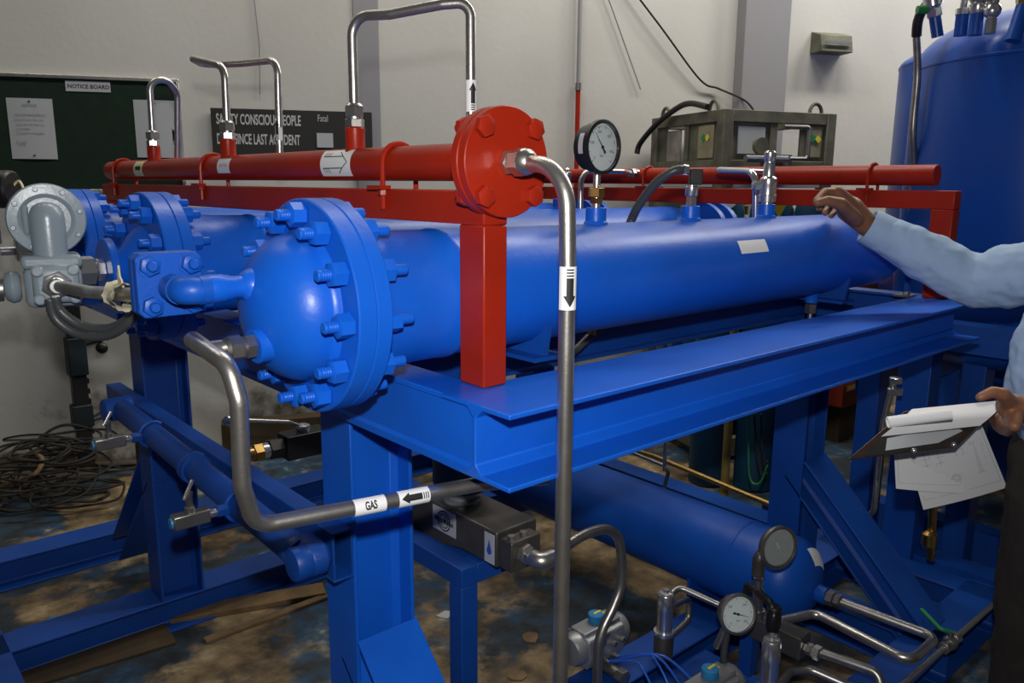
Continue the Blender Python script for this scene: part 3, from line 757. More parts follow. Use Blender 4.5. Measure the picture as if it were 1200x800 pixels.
M().lathe(q, Z, [(0, .013), (.006, .013), (.008, .018), (.04, .018), (.044, .011), (.07, .011), (.074, .013), (.09, .013), (.094, .006), (.1, .008), (.104, .004)], 24).build('valve_body', CHROME, t)
# drain tubes under the nearest vessel
t = thing('drain_tube', 'short steel drain fitting under the far end of the nearest vessel', 'tube fitting', (2.13, 1.126, 1.08))
M().hex((2.13, 1.126, 1.172), -Z, .017, .028, .2).build('hex_nut', DSTEEL, t)
M().cyl((2.13, 1.126, 1.144), (2.13, 1.126, .95), .007, 12).build('tube', STEEL, t)
tag(M().cyl((1.98, 1.50, .6), (1.98, 1.50, 1.20), .006, 12).build('steel_rod', CHROME), 'thin bright steel rod standing behind the long top beam', 'rod')
tag(M().cyl((3.2, 2.06, 0), (3.2, 2.06, 1.05), .02, 12).build('yellow_post', paint('yellow_dirty', (.35, .24, .05), .7, var=.4)), 'dirty yellow post standing before the dark gas cylinders', 'post')
t = thing('support_strap', 'thin blue hanger strap with a bolt at the far end of the nearest vessel', 'support strap', (2.44, .99, 1.18))
M().box(2.436, 2.444, .985, 1.0, 1.181, 1.29).build('strap', BLUEF, t)
M().box(2.41, 2.47, .975, 1.02, 1.1805, 1.186).hex((2.44, .992, 1.186), Z, .010, .010, .2).build('foot_bolt', DSTEEL, t)

# ------------------------------------------------------------------ grey regulator at the left
rc = V(V((0.362, 1.800, 1.425)))
t = thing('pressure_regulator', 'grey painted regulator with a big round diaphragm cover left of the domed vessel', 'regulator', (rc.x, 1.80, 1.24))
rf = V((-.17, -.98, 0)).normalized(); rs = rf.cross(Z) * -1; rs = Z.cross(rf) * -1
rs = V((-rf.y, rf.x, 0)).normalized()            # to the right seen from the front
M().lathe(rc - rf * .05, rf, [(0, .04), (.01, .064), (.03, .068), (.046, .070), (.055, .0695), (.059, .067), (.0605, .050), (.057, .044), (.055, .042), (.055, .002)], 64).build('diaphragm_cover', GREYP, t)
m = M(); m.lathe(rc - Z * .078 + rf * .018, Z, [(0, .031), (.08, .031), (.092, .0295), (.103, .024), (.110, .014), (.112, .002)], 36)
m.obox(rc + rf * .008 - rs * .036, rs * .006, rf * .006, Z * .030)
m.build('bonnet', GREYP, t, bevel=.008)
for k in range(8):
    a = 2 * PI * k / 8 + .25
    M().lathe(rc + rf * .017 + rs * .060 * math.cos(a) + Z * .060 * math.sin(a) - rf * .001, rf, [(0, .005), (.003, .004)], 12).build('cover_screw', GREYP, t)
bz = rc - Z * .080
M().obox(bz + rf * .005, rs * .052, rf * .046, Z * .013).build('neck_flange', GREYP, t, bevel=.008)
m = M(); m.obox(bz - Z * .05 + rf * .0, rs * .050, rf * .044, Z * .040); m.lathe(bz - Z * .05 - rs * .055, -rs, [(0, .034), (.03, .03)], 24)
m.build('body', GREYP, t, bevel=.014)
fp = V(V((0.353, 1.730, 1.304))); 
M().obox(fp - rf * .006, rs * .040, rf * .011, Z * .037).build('side_flange', GREYP, t, bevel=.012)
for i in (-1, 1):
    for j in (-1, 1): M().lathe(fp + rs * i * .030 + Z * j * .027 + rf * .004, rf, [(0, .011), (.006, .011), (.009, .008)], 18).build('flange_screw', GREYP, t)
m = M().hex(fp + rf * .004, rf, .027, .018, .3).hex(fp + rf * .022, rf, .021, .012, .6).lathe(fp + rf * .034, rf, [(0, .017), (.006, .015), (.008, .0125)], 24)
m.build('inlet_nut', CHROME, t, label='bright steel hexagon inlet nut')
M().lathe(bz - Z * .05 - rs * .085 + rf * .02, -rs, [(0, .024), (.02, .026), (.022, .018), (.04, .018)], 20).build('side_plug', DSTEEL, t)
M().lathe(rc - rf * .075 + rs * -.02, -rf, [(0, .04), (.03, .03)], 24).build('rear_cap', GREYP, t)
t = thing('steel_tube', 'short horizontal steel tube between the grey regulator and the square flange', 'steel tube', (.38, 1.5, 1.33))
M().tube([fp + rf * .030, V((0.380, 1.611, 1.299)), (.388, 1.38, 1.318), (.388, 1.206, 1.335)], .0118, 20, bend=.1).build('tube', STEEL, t)
tp = V(V((0.388, 1.437, 1.311))); 
m = M(); vs = []; fs = []; n = 26; L = 9; random.seed(3)
for i in range(L):
    for k in range(n):
        a = 2 * PI * k / n; r = .0195 + random.uniform(-.003, .003) + (.004 if i in (0, L - 1) else 0)
        vs.append(tp + Y * (.052 * i / (L - 1) - .030) + (X * math.cos(a) + Z * math.sin(a)) * r)
for i in range(L - 1):
    for k in range(n): fs.append((i * n + k, i * n + (k + 1) % n, (i + 1) * n + (k + 1) % n, (i + 1) * n + k))
m.add(vs, fs); m.prism([tp + V((0, -.015, .012)), tp + V((0, .016, .012)), tp + V((0, .012, .024)), tp + V((0, .015, .034)), tp + V((0, .006, .050)), tp + V((0, .003, .032)), tp + V((0, -.006, .026))], (.003, 0, 0))
tag(m.build('masking_tape', TAPE, angle=80), 'crumpled cream masking tape wrapped round the short tube by the square flange', 'tape')
# ribbed hoses hanging below
for k, dz in enumerate((0, .016)):
    p = [V((0.317, 1.620, 1.291)), V((0.324, 1.620, 1.253)), V((0.354, 1.600, 1.225)), V((0.391, 1.560, 1.224)), V((0.418, 1.520, 1.250)), V((0.438, 1.500, 1.291)), (.44, 1.50, 1.36)]
    p = [V(q) + Z * dz * (.8 if 0 < i < 5 else .2) + X * dz * .6 for i, q in enumerate(p)]
    tag(M().tube(smoothpath(p, 10), .0085, 12, bend=0, ripple=(.004, .12)).build('ribbed_hose', RUBBER), ['lower of two grey ribbed hoses looping below the square flange', 'upper of two grey ribbed hoses looping below the square flange'][k], 'hose')
# cut-off instrument at the very edge of the picture
t = thing('pressure_gauge', 'dark gauge edge on at the left picture edge behind the grey regulator', 'pressure gauge', V((0.359, 2.300, 1.338)))
q = V(V((0.348, 2.300, 1.478)))
M().lathe(q, RT, [(0, .04), (.003, .045), (.055, .045), (.06, .04)], 32).build('case', BLACK, t)
M().cyl(q + Z * -.05, q - Z * .13, .012).build('stem', DSTEEL, t)
M().tube(smoothpath([q + Z * .0 + RT * .05, V((0.402, 2.250, 1.498)), V((0.404, 2.200, 1.467)), V((0.390, 2.100, 1.446))]), .003, 8, bend=0).build('yellow_wire', YSTICK, t)

# ------------------------------------------------------------------ drain manifold pipe with needle valves
A = V(V((0.640, 2.480, 0.839))); B = V(V((0.640, 1.301, 0.800))); dm = (B - A).normalized()
t = thing('drain_manifold', 'blue manifold pipe slung along the side rail with two needle valve branches', 'pipe', (.64, B.y, .6))
M().cyl(A, B - dm * .03, .030, 36).build('pipe', BLUEF, t)
M().lathe(B - dm * .055, dm, [(0, .0315), (.012, .0315), (.016, .030)], 32).lathe(B - X * .035, X, [(-.002, .014), (0, .030), (.004, .0325), (.030, .0325), (.032, .0315), (.034, .0325), (.06, .0325)], 32).tube([B - X * .0, B + X * .015, B + X * .015 - dm * .05], .0325, 24, bend=.02).build('end_elbow', BLUEF, t)
M().lathe(A, -X, [(-.03, .034), (.045, .034), (.05, .028)], 28).build('far_elbow', BLUEF, t)
for f in (.245, .50, .735):
    q = A.lerp(B, f)
    pts = [q + (X * math.cos(a) + Z * math.sin(a)) * .036 for a in [R_(-100 + 25 * i) * -1 + PI / 2 * 0 for i in range(13)]]
    pts = [q + (-X * math.cos(a) + Z * math.sin(a)) * .0345 for a in [R_(-110 + 22 * i) for i in range(12)]]
    c = M().tube(pts, .005, 10, bend=0)
    if f == .50: c.lathe(q - dm * .018, dm, [(0, .037), (.036, .037)], 28)
    c.build('pipe_collar', BLUEF, t)
def needle(px, py, f, label):
    q = A.lerp(B, f); e = q - X * .115 - Z * .004
    t2 = thing('needle_valve', label, 'valve', e - Z * .03)
    M().hex(q - X * .028, -X, .014, .026, .4).build('blue_adapter', BLUEF, t2)
    M().lathe(q - X * .054, -X, [(0, .009), (.003, .010), (.018, .010)], 16).build('threaded_nipple', CHROME, t2)
    M().obox(q - X * .108, X * .038, Y * .014, Z * .015).build('valve_block', DSTEEL, t2, bevel=.003)
    M().lathe(q - X * .146, -X, [(0, .012), (.004, .011)], 16).build('end_cap', CYANP, t2)
    M().lathe(q - X * .108 + Z * .014, Z, [(0, .010), (.012, .010), (.013, .0075), (.034, .007), (.036, .008), (.044, .008)], 16).build('valve_stem', DSTEEL, t2)
    c = q - X * .108 + Z * .062
    M().cyl(c - X * .014 + Y * -.014 - Z * .012, c + X * .014 + Y * .014 + Z * .014, .0042, 10).build('tee_bar', CHROME, t2)
needle(0, 0, .245, 'farther steel needle valve on the blue manifold pipe, by the left column')
needle(0, 0, .735, 'nearer steel needle valve on the blue manifold pipe, below the steel tube')

# black ball valve with brass fittings behind the skid
bv = V(V((1.157, 2.350, 0.656)))
t = thing('ball_valve', 'black block ball valve with a thin chrome lever behind the near column', 'ball valve', bv - Z * .05)
M().obox(bv, X * .075, Y * .04, Z * .040).build('valve_block', BLACK, t, bevel=.003)
M().hex(bv - X * .075, -X, .034, .05, .2).build('black_nut', BLACK, t)
M().lathe(bv - X * .125, -X, [(0, .026), (.02, .026)], 20).build('steel_collar', CHROME, t)
M().hex(bv - X * .145, -X, .030, .03, .3).lathe(bv - X * .175, -X, [(0, .022), (.02, .022)], 20).hex(bv - X * .195, -X, .032, .035, .1).cyl(bv - X * .23, bv - X * .30, .018).build('brass_fittings', BRASS, t)
lp = bv + Z * .045 + X * .0
M().lathe(lp, Z, [(-.01, .02), (.006, .024), (.014, .022), (.02, .010)], 20).build('lever_hub', CHROME, t)
M().tube([lp + Z * .008, lp - X * .05 + Z * .035, V((0.933, 2.350, 0.776))], .006, 10, bend=.02).sphere(V((0.911, 2.350, 0.777)), .018).build('lever', CHROME, t)

# ------------------------------------------------------------------ flow meter on its stand
cz = V(V((0.995, 1.290, 0.665))); 
t = thing('meter_stand', 'small blue square-tube stand under the black flow meter', 'stand', (cz.x, cz.y, 0))
w = .046
def bar(x0, x1, y0, y1, z0, z1, nm):
    M().box(x0, x1, y0, y1, z0, z1).build(nm, BLUEF, t, bevel=.002)
bar(cz.x, cz.x + w, cz.y, cz.y + .62, .665 - w, .665, 'top_rail')
bar(cz.x + w, cz.x + .235, cz.y, cz.y + w, .665 - w, .665, 'top_rail')
bar(cz.x, cz.x + w, cz.y, cz.y + w, .1205, .665 - w, 'leg')
bar(cz.x, cz.x + w, cz.y + .57, cz.y + .62, 0, .665 - w, 'leg')
bar(cz.x + .235 - w, cz.x + .235, cz.y + w, cz.y + .62, .665 - w, .665, 'top_rail')
bar(cz.x + .235 - w, cz.x + .235, cz.y + .57, cz.y + .616, 0, .665 - w, 'leg')
M().box(cz.x + w, cz.x + .19, cz.y + w, cz.y + .6, .645, .660).build('deck_plate', BLUEF, t)
e1 = V(V((1.070, 1.236, 0.740))); mx = e1.x
t = thing('flow_meter', 'dark metal mass flow meter with a silver name plate, under the end beam', 'flow meter', (mx, 1.3, .67))
d_ = -Y
x0, x1 = mx - .02, mx + .10; ya = e1.y + .0; zb = .672; zt = .755
M().prism([V((x0, ya, zb)), V((x0, ya, zt)), V((x0, ya + .34, zt + .0)), V((x0, ya + .40, zb + .02)), V((x0, ya + .36, zb - .05)), V((x0, ya + .12, zb))], (x1 - x0, 0, 0)).build('housing', ZINC, t, bevel=.004)
M().lathe((x0 + .06, ya + .20, zt), Z, [(0, .045), (.008, .045), (.009, .034), (.03, .034)], 28).build('sensor_neck', ALU, t)
M().lathe((x0 + .06, ya + .20, zt + .03), Z, [(0, .04), (.004, .066), (.02, .070), (.10, .070), (.11, .06)], 36).build('transmitter', paint('transmitter_teal', (.012, .05, .07), .4), t)
def plate(y0, y1, z0, z1, nm, mat): return M().box(x0 - .0016, x0 - .0002, y0, y1, z0, z1).build(nm, mat, t, bevel=.0005)
yb0, yb1 = ya + .145, ya + .235
npl = plate(yb0, yb1, zb + .018, zt - .006, 'name_plate', SILV)
m = M(); cy, cc = (yb0 + yb1) / 2, (zb + zt + .012) / 2
letters(m, 'Micro Motion', .0165, (x0 - .0021, cy, cc), -Y, Z, sx=.80, bold=.0008)
for r0, r1 in ((.022, .0255), (.0155, .018)):
    n = 40; vs = []; fs = []
    for k in range(n):
        a = 2 * PI * k / n
        for r in (r0, r1): vs.append(V((x0 - .0020, cy + r * math.cos(a), cc + r * math.sin(a))))
    for k in range(n):
        j = (k + 1) % n; fs.append((2 * k, 2 * j, 2 * j + 1, 2 * k + 1))
    m.add(vs, fs)
m.build('lettering', INK, npl)
dp = plate(ya + .006, ya + .040, zb + .005, zt - .008, 'drop_label', SILV)
cy, cc = ya + .023, zb + .035; n = 20
vs = [V((x0 - .0021, cy + .0085 * math.sin(2 * PI * k / n) * (1 - .5 * max(0, math.cos(2 * PI * k / n)) ** .7 * 1.6 if math.cos(2 * PI * k / n) > 0 else 1), cc + (.026 if math.cos(2 * PI * k / n) > 0 else .010) * math.cos(2 * PI * k / n))) for k in range(n)]
m = M().add(vs + [V((x0 - .0021, cy, cc))], [(k, (k + 1) % n, n) for k in range(n)])
m.build('drop_mark', BINK, dp)
M().box(x0 + .0, x0 + .085, ya - .050, ya - .012, zb + .006, zb + .076).build('end_block', ZINC, t, bevel=.003)
M().cyl((x0 + .04, ya - .012, zb + .042), (x0 + .04, ya, zb + .042), .022).build('joint_pipe', DSTEEL, t)
for xx in (.015, .050): M().lathe((x0 + xx, ya - .032, zb + .076), Z, [(0, .009), (.008, .009)], 6).build('cap_screw', DSTEEL, t)
ep = V((x0 + .035, ya - .050, zb + .044))
t = thing('tube_elbow', 'steel compression elbow on the end of the flow meter', 'elbow fitting', ep - Z * .02)
M().hex(ep, -Y, .023, .016, .2).hex(ep - Y * .017, -Y, .020, .014, .5).build('hex_nut', STEEL, t)
M().tube([ep - Y * .031, ep - Y * .055, ep - Y * .055 + X * .035], .0185, 18, bend=.02).build('elbow_body', STEEL, t)
t = thing('bent_tube', 'dark steel tube arching from the flow meter elbow down to the grey actuator', 'steel tube', (1.3, 1.05, .2))
e2 = ep - Y * .055 + X * .035
M().tube(smoothpath([e2, V((1.182, 1.131, 0.734)), V((1.242, 1.131, 0.738)), V((1.299, 1.131, 0.725)), V((1.337, 1.131, 0.682)), V((1.348, 1.131, 0.583)), V((1.326, 1.131, 0.530)), V((1.287, 1.131, 0.479)), V((1.274, 1.131, 0.431)), V((1.276, 1.131, 0.319))], 8), .0115, 18, bend=0).build('tube', DSTEEL, t)
# ------------------------------------------------------------------ valve group on the floor of the skid
k1 = V(V((1.572, 1.409, 0.270))); k2 = V(V((1.599, 1.038, 0.270)))
def actuator(k, label):
    k = V(k); t = thing('valve_actuator', label, 'actuator', (k.x, k.y, .13), 'grey actuators with blue indicator knobs')
    h = .054; c = V((k.x, k.y, .27 - h))
    prof = []
    m = M().prism([c + V((-.075, y, z)) for y, z in ((-.040, -h), (.040, -h), (.052, -.02), (.046, .034), (.030, .040), (.030, h - .002), (-.030, h - .002), (-.030, .040), (-.046, .034), (-.052, -.02))], (.15, 0, 0))
    m.build('body', ALU, t, bevel=.004)
    for s in (-1, 1):
        M().lathe(c + X * s * .0755, X * s, [(0, .047), (.02, .047), (.032, .040), (.036, .022), (.037, .004)], 32).build('end_cap', ALU, t)
    kn = M().lathe(c + Z * (h - .002), Z, [(0, .020), (.004, .0225), (.024, .0225), (.026, .020)], 28).build('indicator_knob', CYANP, t, label='light blue indicator knob')
    a = c + Z * (h + .0245)
    M().obox(a + V((.006, .0, 0)), X * .014, Y * .0035, Z * .001).obox(a + V((.019, -.010, -.011)), X * .003, Y * .004, Z * .010).build('yellow_pointer', YEL, kn)
    M().hex(c + V((.02, -.047, -.0)), -Y, .008, .016).build('port_screw', DSTEEL, t); M().hex(c + V((.055, -.047, -.0)), -Y, .008, .016).build('port_screw', DSTEEL, t)
    for xx in (-.02, .02):
        M().hex(c + V((xx, -.048, -.035)), -Y, .008, .012).cyl(c + V((xx, -.058, -.035)), c + V((xx, -.075, -.035)), .006).build('air_fitting', DSTEEL, t)
    M().box(c.x - .02, c.x + .02, c.y - .02, c.y + .02, .13, c.z - h).build('mounting_bracket', DSTEEL, t)
    M().cyl((c.x, c.y - .09, .145), (c.x, c.y + .09, .145), .018, 20).hex((c.x, c.y - .09, .145), -Y, .022, .03).hex((c.x, c.y + .06, .145), Y, .022, .03).build('valve_body', DSTEEL, t)
    return t, c
_, c1 = actuator(k1, 'grey actuator with light blue knob behind the arching dark tube')
_, c2 = actuator(k2, 'grey actuator with light blue knob cut off by the bottom picture edge')
tag(M().box(1.42, 1.95, 1.04, 1.295, .065, .082).build('valve_plate', BLUEF, bevel=.002), 'blue deck plate under the grey actuators', 'plate')
random.seed(5)
for k in range(4):
    a = c1 + V((-.02 + .04 * (k % 2), -.07, -.035)); b = V((1.50 + .05 * k, 1.10 - .012 * k, .11))
    mid = a.lerp(b, .5) + Z * (.09 + .012 * (k % 3)) + Y * -.03
    tag(M().tube(smoothpath([a, a.lerp(mid, .5) + Z * .03 + Y * -.03, mid, b.lerp(mid, .4) + Z * .03, b]), .0032, 8, bend=0).build('air_hose', BUF), ['lowest arching', 'second lowest', 'third lowest', 'highest arching'][k] + ' thin blue air hose beside the left grey actuator', 'hose', 'thin blue air hoses of the actuators')
def cartridge(p, z0, z1, label):
    p = V(p); t = thing('cartridge_valve', label, 'valve', (p.x, p.y, z0)); H = z1 - z0
    M().lathe((p.x, p.y, z0), Z, [(0, .026), (.004, .029), (H * .35, .029), (H * .37, .027)], 28).build('lower_body', ZINC, t)
    M().lathe((p.x, p.y, z0 + H * .37), Z, [(0, .031), (.010, .031), (.011, .0235), (H * .35, .0235), (H * .36, .0245), (H * .58, .0245), (H * .60, .022)], 28).build('upper_barrel', CHROME if z1 > .3 else ZINC, t)
    M().lathe((p.x, p.y, z0 + H * .97), Z, [(0, .020), (.004, .019), (.006, .009), (.014, .009)], 20).build('adjuster', CHROME, t)
    return t
q = V(V((1.762, 1.308, 0.128))); cartridge((q.x, q.y), .122, .335, 'dark upright cartridge valve with a tube from its top, standing right of the grey actuator')
q1 = q
t = thing('bent_tube', 'dark steel tube from the black cartridge valve top towards the low gauge', 'steel tube', (q.x, q.y, .3))
M().tube([(q.x + .02, q.y, .315), (q.x + .06, q.y - .0, .33), V((1.870, 1.177, 0.300)), V((1.870, 1.113, 0.280))], .0095, 14, bend=.03).build('tube', DSTEEL, t)
t = thing('bent_tube', 'short looped dark tube low on the black cartridge valve', 'steel tube', (q.x, q.y, .2))
M().tube([(q.x + .02, q.y - .01, .285), (q.x + .13, q.y + .01, .265), (q.x + .12, q.y + .0, .20), (q.x + .03, q.y - .01, .19)], .0095, 14, bend=.025).build('tube', DSTEEL, t)
# manifold block with gauges
b0 = V(V((1.888, 1.138, 0.310))); b1 = V(V((1.908, 0.951, 0.310)))
t = thing('manifold_block', 'black steel manifold block carrying the fittings near the lower vessel end', 'manifold block', (b0.x, b1.y, .24))
xb = (b0.x + b1.x) / 2
M().box(xb - .028, xb + .028, b1.y - .01, b0.y + .06, .245, .31).build('block', ZINC, t, bevel=.003)
for f in (.12, .30, .62):
    M().hex((xb, b0.y + (b1.y - b0.y) * f, .31), Z, .011, .012).build('hex_plug', CHROME, t)
M().box(xb - .02, xb + .02, b0.y - .05, b0.y - .01, .12, .245).build('block_foot', BLUEF, t)
g1 = V(V((1.886, 1.030, 0.535))); st = V((g1.x - .02, 1.075, .31))
gg = gauge('upper of two dark pressure gauges by the lower vessel, glycerine filled with grey dial', g1, V((-.35, -.93, .1)), .058, .030, DIALG, [(st.x, st.y, .30)], -60, case=ZINC, rim=DSTEEL, marks=6)
sp = V(V((1.881, 1.075, 0.306))); sq = V(V((1.860, 1.075, 0.476)))
M().lathe(sp, (sq - sp), [(0, .013), (.02, .013), (.021, .018), (.03, .018), (.031, .012), (.06, .012), (.061, .016), (.09, .016), (.092, .012), (.13, .013)], 18).build('stem', DSTEEL, gg)
M().tube([sq + Z * -.03, sq + Z * .022, g1 - V((-.35, -.93, .1)).normalized() * .028], .017, 14, bend=.02).build('elbow', ZINC, gg)
g2 = V(V((1.687, 1.020, 0.416)))
gg = gauge('lower of two pressure gauges, grey rimmed with pale dial, in front of the manifold block', g2, V((-.42, -.88, .22)), .052, .036, DIAL, [(g2.x, 1.04, .30)], -20, case=ZINC, rim=DSTEEL, marks=6)
M().cyl(g2 + Y * .03 - Z * .03, g2 + Y * .06 - Z * .12, .010).build('stem', DSTEEL, gg)
tag(M().tube(smoothpath([g2 + Y * .03 - Z * .045, V((1.692, 1.060, 0.278)), V((1.708, 1.060, 0.190))]), .009, 12, bend=0, ripple=(.004, .1)).build('ribbed_hose', RUBBER), 'grey ribbed hose hanging under the low pale gauge', 'hose')
q = V(V((1.768, 0.968, 0.345))); cartridge((q.x, q.y), .10, .345, 'bright upright cartridge valve in front of the manifold block')
t = thing('hose_elbow', 'black rubber hose elbow looping over the manifold block', 'hose elbow', (xb, b0.y - .05, .31))
ea = V(V((1.829, 1.000, 0.321))); 
M().tube([V((xb, b0.y - .01, .31)), V((xb, b0.y - .01, .385)), V((1.818, 1.000, 0.405)), V((1.825, 1.000, 0.353))], .011, 14, bend=.022).build('loop_hose', BLACK, t)
M().lathe(V((1.826, 1.000, 0.348)), Z, [(-.02, .016), (.0, .020), (.045, .020), (.05, .016)], 20).build('socket', BLACK, t)
M().hex(V((1.840, 1.000, 0.274)), Z, .014, .035).build('steel_adapter', DSTEEL, t)

# lower vessel
t = thing('buffer_vessel', 'large low blue vessel lying crosswise under the long top beam', 'vessel', (2.165, 1.1, .17))
M().lathe((2.165, 1.150, .3036), Y, [(-.098 * math.cos(PI / 2 * i / 10), max(.134 * math.sin(PI / 2 * i / 10), .001)) for i in range(11)] + [(.14, .134), (.142, .1362), (.150, .1362), (.152, .134), (1.335, .134)] + [(1.335 + .098 * math.sin(PI / 2 * i / 8), max(.134 * math.cos(PI / 2 * i / 8), .001)) for i in range(1, 9)], 64).build('shell', BLUEP, t)
fn = wrap((2.165, 1.27, .3036), Y, V((-.62, -.35, .65)), .1345)
def onhead(u, w, l=0.0):
    y = 1.082 + u; r = .134 * math.sqrt(1 - ((1.150 - y) / .098) ** 2) + .0015; a = R_(60) - w / .11
    return V((2.165 + r * math.cos(a), y - .001, .3036 + r * math.sin(a)))
patch(onhead, .032, .105, .001, nw=16, nu=6).build('white_label', STICK, t)
fn = wrap((2.165, 1.90, .3036), Y, V((.55, 0, .83)), .1345)
patch(fn, .15, .035, .0008).build('top_label', SILV, t)
M().lathe((2.175, 1.060, .29), -Y, [(0, .028), (.035, .026), (.037, .022)], 24).build('end_nozzle', BLUEP, t)
for y in (1.42, 2.38): M().prism([V((2.04, y, .12)), V((2.29, y, .12)), V((2.29, y, .235)), V((2.26, y, .21)), V((2.165, y, .168)), V((2.07, y, .21)), V((2.04, y, .235))], (0, .012, 0)).build('saddle', BLUEF, t)
U0 = V((2.175, 1.023, .29))
t = thing('bent_tube', 'long U-bent steel tube returning to the manifold block from the lower vessel end', 'steel tube', (2.1, .9, .27))
M().tube([U0, V(V((2.230, 0.727, 0.270))), V(V((2.054, 0.730, 0.270))), V(V((2.093, 1.017, 0.270))), V((xb + .03, b0.y - .06, .27))], .0135, 18, bend=.032, nb=10).build('tube', STEEL, t)
M().hex(U0 + Y * .0, -Y, .024, .022).hex(U0 - Y * .024, -Y, .021, .018).build('tube_nut', DSTEEL, t)
t = thing('bent_tube', 'steel tube running forward from the end of the manifold block', 'steel tube', (xb, b1.y - .2, .27))
M().tube([(xb, b1.y - .01, .275), V(V((1.935, 0.758, 0.275))), V(V((1.909, 0.728, 0.200)))], .0125, 18, bend=.03).build('tube', DSTEEL, t)
M().hex((xb, b1.y - .011, .275), -Y, .017, .02).hex((xb, b1.y - .034, .275), -Y, .020, .02).build('tube_nut', STEEL, t)
t = thing('bent_tube', 'steel tube curving at the bottom right of the bright cartridge valve', 'steel tube', V((1.869, 0.953, 0.200)))
M().tube([V((1.742, 0.941, 0.200)), V((1.845, 0.953, 0.220)), V((1.896, 0.920, 0.220)), V((1.936, 0.773, 0.200))], .0125, 18, bend=.04).build('tube', DSTEEL, t)
t = thing('ball_valve', 'small steel ball valve with a green lever on the long thin tube by the base', 'ball valve', V((2.405, 0.762, 0.170)))
r0 = V(V((2.008, 0.758, 0.170))); r1 = V(V((2.782, 0.745, 0.170))); rd = (r1 - r0).normalized()
c = r0.lerp(r1, .52)
M().sphere(c, .022, 16, 10).hex(c - rd * .05, rd, .019, .03).hex(c + rd * .02, rd, .019, .03).build('valve_body', DSTEEL, t)
M().lathe(c, Z, [(.01, .008), (.035, .008)], 12).build('stem', DSTEEL, t)
h_ = c + Z * .035
M().tube([h_, h_ + V((-.03, .02, .012)), V(V((2.458, 0.856, 0.215)))], .006, 8, bend=.01).build('lever', GRN, t, label='green lever')
tag(M().tube([r0 - rd * .1, r1 + rd * .3], .0085, 14, bend=0).build('steel_tube', STEEL), 'long thin steel tube running along the nearest base beam at the right', 'steel tube') 
# pipework in the shadows behind the lower vessel
tag(M().tube([V((2.660, 2.662, 0.334)), V((2.660, 2.066, 0.341)), V((2.660, 1.498, 0.298))], .011, 14, bend=.05).build('steel_tube', BRASS), 'straight brassy tube in shadow behind the lower vessel', 'tube')
tag(M().tube([V((2.600, 2.151, 0.351)), V((2.600, 1.942, 0.339)), V((2.600, 1.967, 0.241))], .008, 14, bend=.03).build('hooked_tube', DSTEEL), 'short hooked tube end in shadow above the lower vessel', 'tube')
t = thing('cable_drop', 'bundle of thin black and green cables hanging left of the far column', 'cables', V((2.600, 1.543, 0.410)))
for k, pts in enumerate(([V((2.600, 1.587, 0.653)), V((2.600, 1.569, 0.416)), V((2.600, 1.524, 0.395)), V((2.600, 1.497, 0.474))], [V((2.600, 1.565, 0.658)), V((2.600, 1.543, 0.512)), V((2.600, 1.515, 0.432)), V((2.600, 1.498, 0.490))],
                         [V((2.600, 1.537, 0.664)), V((2.600, 1.525, 0.550)), V((2.600, 1.503, 0.455)), V((2.600, 1.495, 0.441))])):
    M().tube(smoothpath(pts), .004, 8, bend=0).build('cable', GRN if k == 0 else CABLE, t)
m = M(); m.tube([V((2.650, 1.088, 0.873)), V((2.650, 1.110, 0.721)), V((2.650, 1.111, 0.523)), V((2.650, 1.111, 0.393)), V((2.650, 1.164, 0.356))], .010, 14, bend=.05)
t = thing('bent_tube', 'steel tube hanging under the far beam end with a small hook at its foot', 'steel tube', V((2.650, 1.164, 0.356)))
m.build('tube', STEEL, t)
M().hex(V((2.650, 1.084, 0.862)), Z, .022, .02).hex(V((2.650, 1.083, 0.824)), Z, .026, .022).build('tube_nut', CHROME, t)

# ------------------------------------------------------------------ blue tanks, their stand and pipework
def tank(c, r, z0, zs, ztop, label):
    t = thing('storage_tank', label, 'tank', (c[0], c[1], z0))
    h = ztop - zs
    M().lathe((c[0], c[1], 0), Z, [(z0 + .0, r * .25)] + [(z0 + .10 * (1 - math.cos(PI / 2 * i / 6)), r * math.sin(PI / 2 * (.2 + .8 * i / 6))) for i in range(1, 7)] + [(zs - .004, r), (zs - .002, r * 1.006), (zs + .006, r * 1.006), (zs + .008, r)], 72).build('tank_shell', BLUET, t)
    M().lathe((c[0], c[1], 0), Z, [(zs + .008 + h * math.sin(PI / 2 * i / 12), max(r * math.cos(PI / 2 * i / 12) ** .8, .002)) for i in range(13)], 72).build('tank_head', BLUET, t)
    return t
tc = V((3.71, 1.005))
tk = tank(tc, .525, .80, 1.955, 2.165, 'nearer big blue upright tank with valves on its domed top, behind the arm')
tk2 = tank((4.81, 1.47), .60, .5, 2.12, 2.22, 'rear big blue upright tank, only a strip seen left of the nearer tank')
